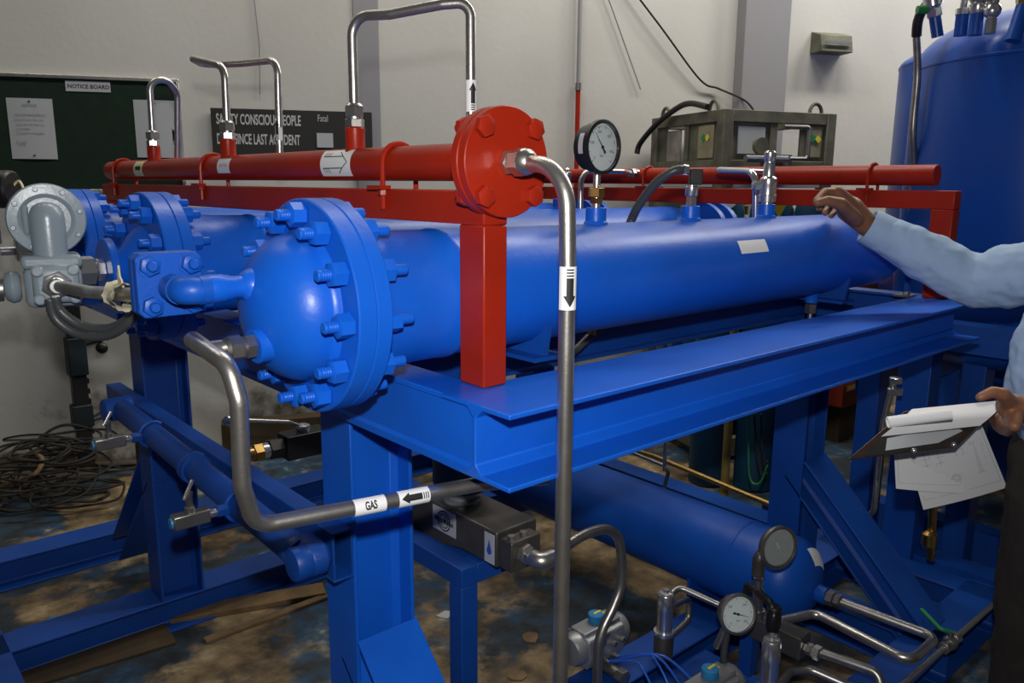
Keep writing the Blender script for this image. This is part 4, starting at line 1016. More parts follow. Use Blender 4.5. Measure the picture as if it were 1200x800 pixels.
def topvalve(px, py, name, kind, label):
    q = V(px); t = thing(name, label, 'valve', q)
    if kind == 0:
        ax = V((-.25, .15, 1)).normalized(); 
        M().lathe(q, ax, [(-.04, .020), (.03, .020)], 16).build('blue_stub', BLUET, t)
        M().hex(q + ax * .03, ax, .026, .03).lathe(q + ax * .06, ax, [(0, .022), (.01, .030), (.12, .030), (.13, .02), (.16, .02)], 20).build('valve_body', CHROME, t)
        M().cyl(q + ax * .055 - RT * .02, q + ax * .055 - RT * .06, .014, 12).build('green_cap', GRN, t)
        M().cyl(q + ax * .12, q + ax * .13 + RT * .07, .008, 10).sphere(q + ax * .13 + RT * .075, .015, 10, 6).build('side_port', DSTEEL, t)
    elif kind == 1:
        M().cyl(q - Z * .04, q + Z * .03, .022, 18).build('blue_stub', BLUET, t)
        M().lathe(q + Z * .03, Z, [(0, .024), (.02, .024), (.022, .011), (.13, .011), (.132, .03), (.17, .03)], 18).build('rod_fitting', CHROME, t)
    elif kind == 2:
        M().cyl(q - Z * .04, q + Z * .03, .022, 18).build('blue_stub', BLUET, t)
        M().lathe(q + Z * .03, Z, [(0, .022), (.01, .028), (.03, .028), (.032, .02), (.05, .034), (.12, .034), (.125, .022), (.2, .022)], 18).build('valve_body', CHROME, t)
        M().sphere(q + Z * .12 - RT * .055, .03, 14, 8).cyl(q + Z * .12, q + Z * .12 - RT * .04, .018, 12).build('side_knob', DSTEEL, t)
    else:
        M().hex(q - Z * .03, Z, .018, .05).sphere(q + Z * .045, .028, 14, 8).cyl(q + Z * .05, q + Z * .085, .018, 12).build('tee_fitting', CHROME, t)
        M().lathe(q + Z * .10 - RT * .03, (RT * .9 + Z * .25), [(0, .03), (.03, .034), (.09, .030)], 20).build('elbow', DSTEEL, t)
        M().lathe(q + Z * .09 + RT * .10, RT + Z * .1, [(0, .045), (.005, .05), (.03, .05), (.035, .045)], 28).build('dark_gauge', BLACK, t)
topvalve(V((3.138, 1.270, 2.068)), 0, 'top_valve', 0, 'steel valve with a green cap, leftmost on the tank top')
topvalve(V((3.154, 1.190, 2.065)), 0, 'top_fitting', 1, 'steel rod fitting on the tank top beside the green capped valve')
topvalve(V((3.119, 1.130, 2.055)), 0, 'top_valve', 2, 'steel globe valve with a side knob on the tank top')
topvalve(V((3.110, 1.080, 2.042)), 0, 'top_fitting', 3, 'steel tee with a dark edge-on gauge on the tank top')
q = V(V((3.067, 0.990, 2.022))); t = thing('top_fitting', 'leaning blue stub with a thin rod at the right edge of the tank top', 'fitting', q)
M().cyl(q - Z * .05 - X * .01, q + Z * .06 + RT * .02, .024, 16).build('blue_stub', BLUET, t); M().hex(q + Z * .06 + RT * .02, Z, .024, .03).build('nut', BRASS, t); M().cyl(q + Z * .08 + RT * .02, q + Z * .35 + RT * .04, .006, 8).build('thin_rod', CHROME, t)
t = thing('flexible_conduit', 'grey conduit with a black sleeve running down the front of the blue tank', 'conduit', V((3.360, 1.380, 1.327)))
M().tube(smoothpath([V((3.241, 1.380, 2.065)), V((3.287, 1.380, 1.915)), V((3.295, 1.380, 1.725)), V((3.343, 1.380, 1.563)), V((3.368, 1.380, 1.361)), V((3.429, 1.380, 1.114))]), .013, 14, bend=0, ripple=(.007, .08)).build('ribbed_hose', DSTEEL, t)
M().tube(smoothpath([V((3.305, 1.340, 2.208)), V((3.220, 1.350, 2.155)), V((3.221, 1.370, 2.110)), V((3.243, 1.380, 2.059))]), .018, 14, bend=0).build('black_sleeve', BLACK, t)
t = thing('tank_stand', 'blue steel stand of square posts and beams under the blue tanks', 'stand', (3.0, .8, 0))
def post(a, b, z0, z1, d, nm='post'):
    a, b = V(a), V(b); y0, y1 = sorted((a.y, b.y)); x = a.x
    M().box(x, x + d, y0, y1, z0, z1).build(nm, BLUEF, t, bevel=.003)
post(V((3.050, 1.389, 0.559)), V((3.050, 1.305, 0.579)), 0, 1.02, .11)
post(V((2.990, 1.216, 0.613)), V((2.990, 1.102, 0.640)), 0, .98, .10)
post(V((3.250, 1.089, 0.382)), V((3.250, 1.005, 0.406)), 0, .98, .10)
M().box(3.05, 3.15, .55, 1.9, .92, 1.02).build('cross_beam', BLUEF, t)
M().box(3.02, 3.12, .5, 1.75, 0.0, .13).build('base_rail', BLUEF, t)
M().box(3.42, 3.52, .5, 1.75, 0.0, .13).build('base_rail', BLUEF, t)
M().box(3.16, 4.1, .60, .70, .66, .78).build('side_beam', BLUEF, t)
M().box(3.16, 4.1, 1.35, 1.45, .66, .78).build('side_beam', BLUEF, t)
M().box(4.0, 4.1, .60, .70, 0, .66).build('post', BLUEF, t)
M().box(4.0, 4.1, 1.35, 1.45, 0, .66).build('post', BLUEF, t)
M().cyl((4.81, 1.47, 0), (4.81, 1.47, .55), .35, 40).build('rear_skirt', BLUEF, t)
t = thing('drain_pipe', 'short brassy drain pipe with a knob hanging in shadow under the tank', 'pipe', V((2.751, 0.950, 0.253)))
M().tube([V((2.716, 0.950, 0.464)), V((2.759, 0.950, 0.251))], .014, 12).lathe(V((2.721, 0.950, 0.365)), -Z, [(0, .012), (.01, .024), (.05, .024), (.06, .01)], 14).build('pipe', BRASS, t)
t = thing('red_cabinet', 'orange red painted metal cabinet low behind the blue stand posts', 'cabinet', (4.4, 1.9, 0))
M().box(4.44, 4.90, 2.10, 2.48, .22, .95).build('cabinet_body', ORED, t, bevel=.01)
M().box(4.44, 4.90, 2.085, 2.10, .33, .36).build('rim_strip', BRASS, t)
M().box(4.48, 4.86, 2.13, 2.44, 0, .22).build('cabinet_base', OLIVE, t)

# ------------------------------------------------------------------ gas cylinder cage
F0 = V((3.55, 2.42, 0)); ph = R_(-20.1); ca = V((math.cos(ph), math.sin(ph), 0)); cb = V((-math.sin(ph), math.cos(ph), 0)); LA, LB = .72, .70
OLDHAZ = paint('aged_hazard_label', (.30, .27, .17), .7, var=.25, scale=12)
t = thing('cylinder_cage', 'weathered galvanised steel cage with lifting eyes standing by the grey pillar', 'cage', F0)
def cp(a, b, z): return F0 + ca * a + cb * b + Z * z
def cbar(a0, a1, b0, b1, z0, z1, nm, mat=CAGE, bev=.003):
    M().prism([cp(a0, b0, z0), cp(a1, b0, z0), cp(a1, b1, z0), cp(a0, b1, z0)], (0, 0, z1 - z0)).build(nm, mat, t, bevel=bev)
w = .06
for a in (0, LA - w):
    for b in (0, LB - w): cbar(a, a + w, b, b + w, 0, 1.88, 'corner_post')
for z0, z1, nm in ((1.82, 1.88, 'top_rail'), (1.58, 1.63, 'middle_rail'), (.05, .13, 'bottom_rail')):
    cbar(w, LA - w, .004, w - .01, z0, z1, nm); cbar(w, LA - w, LB - w, LB, z0, z1, nm)
    cbar(.004, w - .01, w, LB - w, z0, z1, nm); cbar(LA - w, LA, w, LB - w, z0, z1, nm)
cbar(.06, .30, .02, .03, 1.63, 1.82, 'side_plate'); cbar(.10, .27, .012, .02, 1.66, 1.80, 'plate_notice', OLDPAPER)
cbar(.30, .345, .01, .05, 1.63, 1.82, 'upright'); cbar(.50, .66, .02, .03, 1.63, 1.82, 'side_plate')
cbar(.55, .64, .012, .02, 1.65, 1.81, 'hazard_label', OLDHAZ)
cbar(.02, .03, .06, .33, 1.63, 1.82, 'side_plate'); cbar(.01, .05, .33, .37, 1.63, 1.82, 'upright')
cbar(.012, .02, .10, .24, 1.64, 1.81, 'hazard_label', OLDHAZ); cbar(.02, .03, .56, .68, 1.63, 1.82, 'side_plate')
cbar(.02, .03, .42, .56, 1.63, 1.80, 'mesh_plate', DSTEEL)
cbar(.08, .64, .0, .006, 1.49, 1.56, 'name_strip', OLDPAPER); cbar(.0, .006, .07, .66, 1.49, 1.56, 'name_strip', OLDPAPER)
def diamond(o, ex, mat, r):
    return M().prism([o + ex * r, o + Z * r, o - ex * r, o - Z * r], ex.cross(Z) * .002).build('diamond_mark', mat, t)
diamond(cp(.578, .010, 1.75), ca, GRN, .024); diamond(cp(.612, .008, 1.745), ca, YEL, .020)
diamond(cp(.010, .19, 1.745), cb, GRN, .024); diamond(cp(.008, .15, 1.745), cb, YEL, .020)
m = M(); letters(m, 'N      N', .06, cp(-.002, .36, 1.525), -cb, Z, sx=1.5); m.build('lettering', INK, t)
M().cyl(cp(.20, -.03, 1.70), cp(.20, -.055, 1.70), .042, 24).build('small_gauge', CAGE, t)
M().box(F0.x + .18, F0.x + .40, F0.y - .16, F0.y - .11, 1.58, 1.66).build('valve_box', CAGE, t)
M().tube([cp(.36, -.02, 1.80), cp(.50, -.05, 1.80), cp(.50, -.05, 1.64), cp(.38, -.05, 1.64)], .012, 10, bend=.02).build('pipe_hoop', DSTEEL, t)
M().tube([cp(.10, -.06, 1.635), cp(.36, -.06, 1.635)], .018, 10).build('manifold_bar', CHROME, t)
for a, b in ((.02, LB - .12), (.02, .12), (LA - .12, .03)):
    e = (cb if a < .1 else ca)
    M().tube([cp(a, b, 1.88) + e * (.04 * math.cos(PI * i / 8)) + Z * (.05 * math.sin(PI * i / 8)) for i in range(9)], .010, 8, bend=0).build('lifting_eye', CAGE, t)
tag(M().tube(smoothpath([cp(.0, .15, 1.90), cp(-.01, .30, 1.93), cp(-.02, .42, 1.91), cp(-.04, .58, 1.84), cp(-.07, .70, 1.74), cp(-.08, .72, 1.68)]), .016, 10, bend=0).build('black_hose', BLACK), 'black hose draped over the left top corner of the cage', 'hose')
cylp = []
for i in range(3):
    for j in range(3):
        q = cp(.155 + i * .205, .15 + j * .20, 0)
        t2 = thing('gas_cylinder', 'dark teal gas cylinder inside the galvanised cage', 'gas cylinder', (q.x, q.y, .13), 'gas cylinders in the cage')
        if not cylp:
            me1 = M().lathe((0, 0, 0), Z, [(0, .08), (.01, .088), (1.05, .088), (1.12, .078), (1.17, .055), (1.20, .035)], 32).mesh('cylinder_body', TEAL)
            me2 = M().lathe((0, 0, 1.2), Z, [(0, .035), (.05, .035), (.055, .02), (.12, .02)], 16).mesh('valve', BRASS); cylp = [me1, me2]
        inst(cylp[0], 'cylinder_body', t2, t2.location); inst(cylp[1], 'valve', t2, t2.location)
# loose blue drums and cylinders standing behind the middle vessels
for k, (px, lab, mat) in enumerate(((V((2.950, 1.989, 1.430)), 'teal gas cylinder with a round white tag, left of the relief valve', TEAL), (V((3.016, 1.799, 1.430)), 'teal gas cylinder bearing a yellow triangle, right of the relief valve', TEAL), (V((3.218, 1.709, 1.430)), 'teal gas cylinder next to the raised hand', TEAL))):
    d = (V(px) - V((0, 0, 1.5))); q = V((0, 0, 1.5)) + d * (4.04 / V((d.x, d.y, 0)).length)
    t2 = thing('gas_cylinder', lab, 'gas cylinder', (q.x, q.y, 0))
    M().lathe((q.x, q.y, 0), Z, [(0, .09), (.01, .10), (1.38, .10), (1.44, .085), (1.47, .05)], 32).build('cylinder_body', mat, t2)
    if k == 0: M().lathe(V((q.x, q.y, 1.43)) + V((TOCAM.x, TOCAM.y, 0)).normalized() * .094, V((TOCAM.x, TOCAM.y, .2)), [(0, .035), (.004, .035)], 24).build('round_tag', OLDPAPER, t2)
    if k == 1:
        f = V((TOCAM.x, TOCAM.y, 0)).normalized(); o = V((q.x, q.y, 1.40)) + f * .103; e = f.cross(Z)
        M().prism([o - e * .04 + Z * .03, o + e * .04 + Z * .03, o - Z * .05], f * .002).build('yellow_triangle', YEL, t2)

# ------------------------------------------------------------------ left background
DTEAL = paint('oily_dark_teal', (.006, .016, .022), .5, var=.4)
q = V(V((0.988, 4.566, 0.000)))
t = thing('wall_post', 'black toothed upright post with a clamp and lever in front of the left wall', 'post', q)
M().box(q.x - .035, q.x + .035, q.y - .03, q.y + .03, 0, .92).build('upright', BLACK, t, bevel=.004)
for k in range(9): M().box(q.x + .035, q.x + .047, q.y - .02, q.y + .02, .12 + k * .055, .145 + k * .055).build('rack_tooth', BLACK, t)
M().obox(q + Z * .60, X * .045, Y * .040, Z * .10).build('clamp_sleeve', DTEAL, t, bevel=.005); M().obox(q + Z * .28, X * .048, Y * .042, Z * .06).build('clamp_sleeve', DTEAL, t, bevel=.005)
M().tube([q + Z * .66 + X * .03, q + Z * .68 + X * .12, q + Z * .60 + X * .15], .018, 10, bend=.02).sphere(q + V((.13, 0, .63)), .035, 12, 8).build('clamp_screw', BLACK, t)
M().tube([q + V((.14, 0, .62)), q + V((.145, 0, .30)), q + V((.05, 0, .26))], .007, 8, bend=.02).tube([q + V((.05, 0, .24)), q + V((.22, 0, .27))], .006, 8).build('lever_rod', BLACK, t)
random.seed(11)
m = M(); c0 = V(V((0.714, 4.109, 0.000)))
for k in range(34):
    cc = c0 + RT * random.uniform(-.34, .22) + V((FW.x, FW.y, 0)) * random.uniform(-.10, .30)
    ra, rb = random.uniform(.05, .24), random.uniform(.05, .16); tilt = random.uniform(-.35, .35); z0 = random.uniform(.02, .30) * max(.15, 1 - abs((cc - c0).dot(RT)) / .5)
    n = 40; ph_ = random.uniform(0, 6); e1_ = V((RT.x, RT.y, 0)).normalized(); e2_ = V((FW.x, FW.y, 0)).normalized()
    pts = []
    for i in range(n):
        a = 2 * PI * i / n * random.choice((1, 1)) + ph_; wob = 1 + .16 * math.sin(2 * a + k) + .03 * math.sin(3 * a + 2 * k)
        pts.append(cc + e1_ * ra * wob * math.cos(a) + e2_ * rb * wob * math.sin(a) + Z * (max(.012, z0 + .09 * tilt * 3 * math.sin(a) * .6 + .008 * math.sin(3 * a + k) + .02)))
    m.tube(pts, random.choice((.005, .006, .008)), 7, bend=0, closed=True)
tag(m.build('cable_heap', CABLE), 'tangled heap of dusty black cables on the floor against the left wall', 'cables', kind='stuff')
tag(M().tube(smoothpath([V((0.520, 4.335, 0.050)), V((0.606, 4.237, 0.100)), V((0.663, 4.099, 0.160)), V((0.713, 4.154, 0.200)), V((0.705, 4.213, 0.220))]), .011, 8, bend=0).build('loose_cable', WOOD), 'pale dusty cable end lying across the heap at the left edge', 'cable')
tag(M().tube(smoothpath([V((0.773, 4.480, 0.220)), V((0.793, 4.342, 0.250)), V((0.844, 4.278, 0.220)), V((0.899, 4.312, 0.150))]), .013, 8, bend=0).build('loose_cable', CABLE), 'thick black cable end sticking up from the top of the heap', 'cable')
def plank(a, b, h, w, label, mat=WOOD, z=0.0):
    a, b = V(a), V(b); a.z = b.z = z + h / 2; d = (b - a); n = d.normalized().cross(Z)
    tag(M().obox((a + b) / 2, d / 2, n * w / 2, Z * h / 2).build('timber', mat, bevel=.003), label, 'timber')
plank(V((1.571, 4.162, 0.000)), V((2.345, 3.852, 0.000)), .22, .10, 'long dark timber baulk along the wall behind the black ball valve', OLIVE)
plank(V((1.194, 4.340, 0.000)), V((1.263, 4.282, 0.000)), .16, .09, 'short dark timber block left of the left column', OLIVE)
plank(V((0.794, 2.689, 0.000)), V((1.292, 2.512, 0.000)), .022, .085, 'wider of two thin plywood strips on the floor below the base beam')
plank(V((0.830, 2.470, 0.000)), V((1.283, 2.470, 0.000)), .014, .03, 'narrow plywood strip on the floor, nearer the camera')
plank(V((0.321, 2.645, 0.000)), V((0.764, 2.601, 0.000)), .012, .16, 'dark paint-stained board on the floor at the lower left', OLIVE)
def scrap(px, r, label, mat=OLDPAPER):
    q = V(px); pts = [q + V((r * math.cos(a) * random.uniform(.6, 1.2), r * math.sin(a) * random.uniform(.4, 1.0), .001)) for a in [2 * PI * i / 7 for i in range(7)]]
    tag(M().prism(pts, (0, 0, .004)).build('scrap', mat), label, 'scrap')
scrap(V((1.535, 2.090, -0.000)), .03, 'white paper scrap on the floor left of the meter stand leg')
scrap(V((1.496, 1.656, 0.000)), .035, 'pale crumpled scrap on the floor at the bottom, right of the meter stand', WOOD)
scrap(V((1.669, 1.789, 0.000)), .04, 'tan flake on the brown floor beneath the flow meter', WOOD)
scrap(V((0.484, 2.955, 0.000)), .018, 'small blue paint chip on the floor between the left base beams', CYANP)

# ------------------------------------------------------------------ the person
def cap(m, p, q, r0, r1, seg=16, n=4):
    p, q = V(p), V(q); L = (q - p).length
    if L < 1e-5: return m.sphere(p, r0, seg, 8)
    pr = [(-r0 * math.cos(PI / 2 * i / n), max(r0 * math.sin(PI / 2 * i / n), .0004)) for i in range(n + 1)] + [(L + r1 * math.sin(PI / 2 * i / n), max(r1 * math.cos(PI / 2 * i / n), .0004)) for i in range(n + 1)]
    return m.lathe(p, q - p, pr, seg)
def chain(m, pts):
    for (p, r), (q, s) in zip(pts[:-1], pts[1:]): cap(m, p, q, r, s)
    return m
def blob(m, name, mat, parent, voxel, sm=6, wr=0.0, wscale=.05):
    o = m.build(name, mat, parent)
    r = o.modifiers.new('skin', 'REMESH'); r.mode = 'VOXEL'; r.voxel_size = voxel; r.use_smooth_shade = True
    s_ = o.modifiers.new('soft', 'SMOOTH'); s_.iterations = sm; s_.factor = .5
    if wr:
        tx = bpy.data.textures.new('folds', 'CLOUDS'); tx.noise_scale = wscale; tx.noise_depth = 2
        d = o.modifiers.new('folds', 'DISPLACE'); d.texture = tx; d.strength = wr; d.mid_level = .5
    return o
PC = V((2.10, .415, 0)); PF = V((-.80, .60, 0)).normalized(); PR = V((PF.y, -PF.x, 0))
def bp(r, f, z): return PC + PR * r + PF * f + Z * z
pers = thing('person', 'person in light blue shirt and dark trousers reaching over the vessel, holding a clipboard', 'person', (PC.x, PC.y, 0))
SR = bp(.165, -.01, 1.325); SL = bp(-.165, -.01, 1.315)
ER = V((2.22, .735, 1.262)); WR = V(V((2.062, 0.955, 1.402))); EL = V((2.14, .22, 1.04)); WL = V(V((1.803, 0.475, 1.062)))
m = M()
chain(m, [(bp(0, .0, 1.35), .055), (bp(0, .02, 1.44), .052)])
chain(m, [(bp(0, .02, 1.50), .078), (bp(0, .01, 1.575), .082)]); chain(m, [(bp(0, .055, 1.47), .045), (bp(0, .045, 1.52), .06)])
chain(m, [(bp(0, .105, 1.525), .012), (bp(0, .122, 1.502), .014)])
for s in (-1, 1):
    m.sphere(bp(s * .083, .01, 1.52), .02, 10, 8, (.5, .7, 1.3)); m.sphere(bp(s * .03, .088, 1.535), .016, 10, 8)
cap(m, bp(-.02, .10, 1.473), bp(.02, .10, 1.473), .010, .010)
chain(m, [(bp(0, 0, 1.30), .06), (bp(0, 0, 1.12), .07), (bp(0, 0, .92), .08)]); 
for s, S_, E_, W_ in ((1, SR, ER, WR), (-1, SL, EL, WL)):
    chain(m, [(bp(s * .06, 0, 1.27), .06), (S_, .048), (E_, .038), (W_, .026)])
    chain(m, [(bp(s * .09, 0, .92), .08), (bp(s * .10, .01, .50), .05), (bp(s * .10, -.01, .10), .036), (bp(s * .105, .10, .04), .03)])
# right hand, pinching a pencil just above the vessel
pm = V(V((2.023, 0.985, 1.443)))
chain(m, [(WR, .028), (pm, .034)])
K = [(V((1.944, 0.985, 1.486)), .0125), (V((2.007, 1.010, 1.481)), .0125), (V((2.069, 1.035, 1.468)), .0120), (V((2.111, 1.050, 1.449)), .011)]
for k, r in K: chain(m, [(V(WR).lerp(pm, .6), .026), (pm.lerp(V(k), .5), .024), (k, r + .004)])
chain(m, [(K[0][0], .0125), (V((1.907, 0.995, 1.486)), .0115), (V((1.868, 0.995, 1.465)), .0095)])
chain(m, [(K[1][0], .0125), (V((1.948, 1.015, 1.471)), .0115), (V((1.907, 1.005, 1.448)), .0095)])
chain(m, [(K[2][0], .0120), (V((2.012, 1.035, 1.453)), .0110), (V((1.964, 1.020, 1.434)), .0090)])
chain(m, [(K[3][0], .0110), (V((2.106, 1.065, 1.435)), .0090), (V((2.045, 1.045, 1.423)), .0074)])
chain(m, [(V((2.013, 0.962, 1.418)), .019), (V((1.911, 0.955, 1.458)), .0160), (V((1.871, 0.968, 1.466)), .0125), (V((1.849, 0.982, 1.460)), .0100)])
# left hand gripping the clipboard corner
pl = V(V((1.783, 0.500, 1.068)))
chain(m, [(WL, .027), (pl, .027)])
chain(m, [(pl, .020), (V((1.731, 0.500, 1.101)), .014), (V((1.715, 0.515, 1.106)), .0115), (V((1.699, 0.530, 1.095)), .0095)])
for k, (a, b, c, r) in enumerate(((V((1.829, 0.520, 1.035)), V((1.881, 0.550, 1.010)), V((1.915, 0.575, 1.014)), .0105), (V((1.796, 0.505, 1.033)), V((1.869, 0.540, 1.000)), V((1.911, 0.565, 0.997)), .0105),
                                  (V((1.762, 0.490, 1.036)), V((1.842, 0.525, 0.999)), V((1.904, 0.555, 0.987)), .010), (V((1.735, 0.475, 1.042)), V((1.807, 0.505, 1.006)), V((1.873, 0.535, 0.989)), .009))):
    chain(m, [(pl.lerp(WL, .3), .019), (a, r + .003), (b, r), (c, r - .0015)])
blob(m, 'body', SKIN, pers, .0036, 3)
# shirt
m = M()
for s in (-1, 1):
    chain(m, [(bp(s * .045, .005, .95), .118), (bp(s * .045, .04, 1.06), .130), (bp(s * .055, .02, 1.20), .124), (bp(s * .085, -.01, 1.28), .082)])
    cap(m, bp(s * .02, .0, 1.34), bp(s * .17, -.01, 1.315), .062, .062)
chain(m, [(SR, .078), (SR.lerp(ER, .5), .076), (ER, .070), (ER.lerp(WR, .5), .062), (ER.lerp(WR, .86), .046)])
chain(m, [(SL, .066), (EL, .060), (EL.lerp(WL, .55), .055), (EL.lerp(WL, .92), .040)])
chain(m, [(bp(0, .02, .97), .125), (bp(0, .025, 1.10), .128), (bp(0, .0, 1.24), .118), (bp(0, -.005, 1.31), .075)])
sh = blob(m, 'shirt', SHIRT, pers, .006, 4, .022, .07)
fd_ = (WR - ER).normalized(); cw = ER.lerp(WR, .86)
M().lathe(cw, fd_, [(-.03, .048), (-.025, .0495), (.038, .0465), (.041, .0455), (.041, .040), (.0, .040)], 36).build('cuff', SHIRT, sh)
fd2 = (WL - EL).normalized(); M().lathe(EL.lerp(WL, .90), fd2, [(-.03, .042), (.028, .040), (.030, .039), (.030, .035), (0, .035)], 36).build('cuff', SHIRT, sh)
M().lathe(bp(0, .005, 1.375), V((PF.x * .2, PF.y * .2, 1)), [(0, .072), (.035, .064), (.038, .062), (.036, .058), (0, .064)], 28).build('collar', SHIRT, sh)
m = M()
for s in (-1, 1):
    chain(m, [(bp(s * .05, .0, .97), .115), (bp(s * .07, .0, .88), .118), (bp(s * .095, .01, .50), .085), (bp(s * .10, .0, .10), .065)])
blob(m, 'trousers', TROUS, pers, .007, 4, .018, .09)
m = M(); n = 40
el = [(.172 * math.cos(2 * PI * k / n), .128 * math.sin(2 * PI * k / n)) for k in range(n)]
vs = [bp(a * f_, b * f_, z) for (z, f_) in ((.975, 1.0), (1.010, 1.0), (1.010, .96), (.975, .96)) for a, b in el]; fs = []
for i in range(4):
    for k in range(n): fs.append((i * n + k, i * n + (k + 1) % n, ((i + 1) % 4) * n + (k + 1) % n, ((i + 1) % 4) * n + k))
M().add(vs, fs).build('belt', LEATHER, pers)
for s in (-1, 1):
    m = M(); chain(m, [(bp(s * .10, -.05, .045), .043), (bp(s * .105, .06, .042), .040), (bp(s * .11, .16, .036), .034)]); blob(m, 'shoe', LEATHER, pers, .007, 2)
m = M(); chain(m, [(bp(0, -.02, 1.545), .085), (bp(0, .0, 1.595), .083)]); cap(m, bp(-.03, -.04, 1.49), bp(.03, -.04, 1.49), .06, .06)
blob(m, 'hair', HAIR, pers, .007, 2, .012, .02)
for s in (-1, 1): M().sphere(bp(s * .03, .100, 1.535), .0085, 12, 8).build('eye', INK, pers)
tag(M().lathe(V((1.898, 1.000, 1.467)), V(V((1.931, 1.030, 1.430))) - V(V((1.898, 1.000, 1.467))), [(-.015, .0038), (.030, .0038), (.040, .0012)], 8).build('pencil', YEL), 'short yellow pencil tip pinched in the raised fingers above the vessel', 'pencil')

# clipboard and papers
A_, B_, C_ = V((1.500, .690, .968)), V((1.752, .580, .968)), V((1.925, .560, 1.030))
u = (A_ - B_); v = (C_ - B_); nn = v.cross(u).normalized()
if nn.z < 0: nn = -nn
t = thing('clipboard', 'dark brown clipboard held flat in the left hand, seen nearly edge on', 'clipboard', B_)
v = v * 1.12
M().prism([B_, B_ + u, B_ + u + v, B_ + v], nn * -.004).build('board', paint('dark_hardboard', (.045, .024, .016), .35, var=.4, scale=20), t, bevel=.001)
M().prism([B_ + u * .06 + v * .03 + nn * .0008, B_ + u * .9 + v * .03 + nn * .0008, B_ + u * .9 + v * .62 + nn * .0008, B_ + u * .06 + v * .62 + nn * .0008], nn * .0005).build('plastic_sleeve', paint('clear_sleeve_dark', (.03, .03, .03), .12), t)
M().prism([B_ + u * .25 + v * .14 + nn * .0015, B_ + u * .72 + v * .10 + nn * .0015, B_ + u * .85 + v * .38 + nn * .0015, B_ + u * .3 + v * .52 + nn * .0015, B_ + u * .12 + v * .36 + nn * .0015], nn * .0004).build('printed_card', OLDPAPER, t)
M().sphere(B_ + u * .42 + v * .02 + nn * .003, .006, 10, 6).build('rivet', CHROME, t)
M().sphere(B_ + u * .06 + v * .05 + nn * .003, .006, 10, 6).build('rivet', CHROME, t)
t = thing('paper_pad', 'white pad of pages on the clipboard, its front page rolled back', 'papers', B_ + v * .4)
pg = M(); k = 8; vs = []; fs = []
for i in range(k + 1):
    s = i / k; h = .004 + .034 * math.sin(PI * min(1, s * 1.1) * .55) * (1 - s) + .012 * (1 - s)
    for a in (0.02, .95): vs += [B_ + u * a + v * (.38 + .62 * s) + nn * h, B_ + u * a + v * (.38 + .62 * s) + nn * (h + .003)]
for i in range(k):
    b = 4 * i; fs += [(b + 1, b + 3, b + 7, b + 5), (b, b + 4, b + 6, b + 2), (b, b + 1, b + 5, b + 4), (b + 2, b + 6, b + 7, b + 3)]
fs += [(0, 2, 3, 1), (4 * k, 4 * k + 1, 4 * k + 3, 4 * k + 2)]
pg.add(vs, fs).build('page_stack', PAPER, t)
ra = V(V((1.608, 0.665, 1.029))); rb = V(V((1.684, 0.575, 1.053))); dd = (rb - ra)
m = M(); n = 30; vs = []; fs = []; _, ea_, eb_ = basis(dd)
for i in range(n):
    a = 2 * PI * 1.35 * i / (n - 1) - 1.0; r = .0125 - .003 * i / n
    for q in (ra, rb):
        for w_ in (0, .0006): vs.append(q + (ea_ * math.cos(a) + eb_ * math.sin(a)) * (r + w_))
for i in range(n - 1):
    b = 4 * i; fs += [(b + 1, b + 5, b + 7, b + 3), (b, b + 2, b + 6, b + 4), (b, b + 4, b + 5, b + 1), (b + 2, b + 3, b + 7, b + 6)]
fs += [(0, 1, 3, 2), (4 * n - 4, 4 * n - 2, 4 * n - 1, 4 * n - 3)]
m.add(vs, fs).build('rolled_page', PAPER, t)
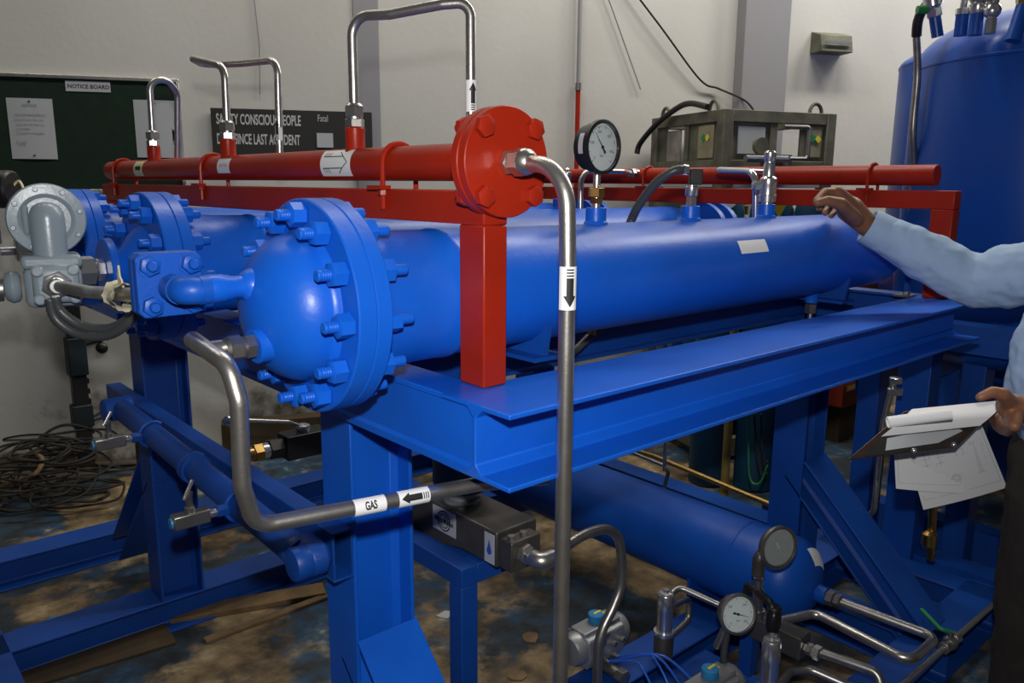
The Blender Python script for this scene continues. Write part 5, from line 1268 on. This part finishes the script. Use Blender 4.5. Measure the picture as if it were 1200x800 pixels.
def drawing(c00, c10, c11, c01, label, det):
    c00, c10, c11, c01 = V(c00), V(c10), V(c11), V(c01); t = thing('drawing_sheet', label, 'drawing', (c00 + c10) / 2)
    nrm = (c10 - c00).cross(c01 - c00).normalized()
    if nrm.dot(TOCAM) < 0: nrm = -nrm
    def q(a, b, l=0.0): return c00.lerp(c10, a).lerp(c01.lerp(c11, a), b) + nrm * (l + .004 * math.sin(PI * a))
    k = 6; vs = []; fs = []
    for i in range(k + 1):
        for b in (0, 1): vs += [q(i / k, b), q(i / k, b, .0005)]
    for i in range(k):
        b = 4 * i; fs += [(b, b + 4, b + 6, b + 2), (b + 1, b + 3, b + 7, b + 5), (b, b + 1, b + 5, b + 4), (b + 2, b + 6, b + 7, b + 3)]
    fs += [(0, 2, 3, 1), (4 * k, 4 * k + 1, 4 * k + 3, 4 * k + 2)]
    s = M().add(vs, fs).build('sheet', PAPER, t)
    m = M()
    def ln(a0, b0, a1, b1, th=.0016):
        d = V((a1 - a0, b1 - b0, 0)).normalized(); x, y = -d.y * th, d.x * th; n_ = 3; vs = []
        for i in range(n_ + 1):
            a = a0 + (a1 - a0) * i / n_; b = b0 + (b1 - b0) * i / n_; vs += [q(a + x, b + y, .001), q(a - x, b - y, .001)]
        m.add(vs, [(2 * i, 2 * i + 1, 2 * i + 3, 2 * i + 2) for i in range(n_)])
    ln(.04, .13, .96, .13); ln(.04, .13, .04, .97); ln(.96, .13, .96, .97)
    if det:
        def circ(a, b, r, th=.0014):
            for i in range(16): ln(a + r * math.cos(i * PI / 8), b + r * math.sin(i * PI / 8), a + r * math.cos((i + 1) * PI / 8), b + r * math.sin((i + 1) * PI / 8), th)
        circ(.46, .33, .055); circ(.46, .33, .025)
        for i in range(8): circ(.46 + .042 * math.cos(i * PI / 4), .33 + .042 * math.sin(i * PI / 4), .007)
        ln(.36, .30, .36, .37); ln(.56, .30, .56, .37); ln(.36, .37, .40, .37); ln(.52, .37, .56, .37)
        for i in range(5): ln(.12 + .055 * i, .55, .12 + .055 * i, .80); 
        ln(.05, .58, .42, .58); ln(.08, .66, .40, .66); ln(.10, .80, .36, .80); ln(.14, .73, .34, .73)
        for i in range(3): ln(.76 + .02 * i, .32, .76 + .02 * i, .75)
        ln(.74, .75, .83, .75); ln(.74, .32, .83, .32); ln(.55, .62, .64, .62); ln(.55, .70, .64, .70); ln(.55, .62, .55, .70); ln(.64, .62, .64, .70)
        for i in range(12): ln(.88 + .012 * math.sin(i * 2), .35 + .03 * i, .92 + .01 * math.sin(i * 3), .37 + .03 * i)
    m.build('line_work', GINK, s)
drawing(V((1.890, 0.680, 0.758)), V((2.105, 0.575, 0.790)), V((1.937, 0.600, 0.986)), V((1.780, 0.700, 0.954)), 'front white drawing sheet with flange line work hanging below the clipboard', True)
drawing(V((1.798, 0.710, 0.825)), V((1.976, 0.625, 0.793)), V((1.915, 0.640, 0.965)), V((1.769, 0.715, 0.946)), 'rear white drawing sheet half hidden behind the front one', False)
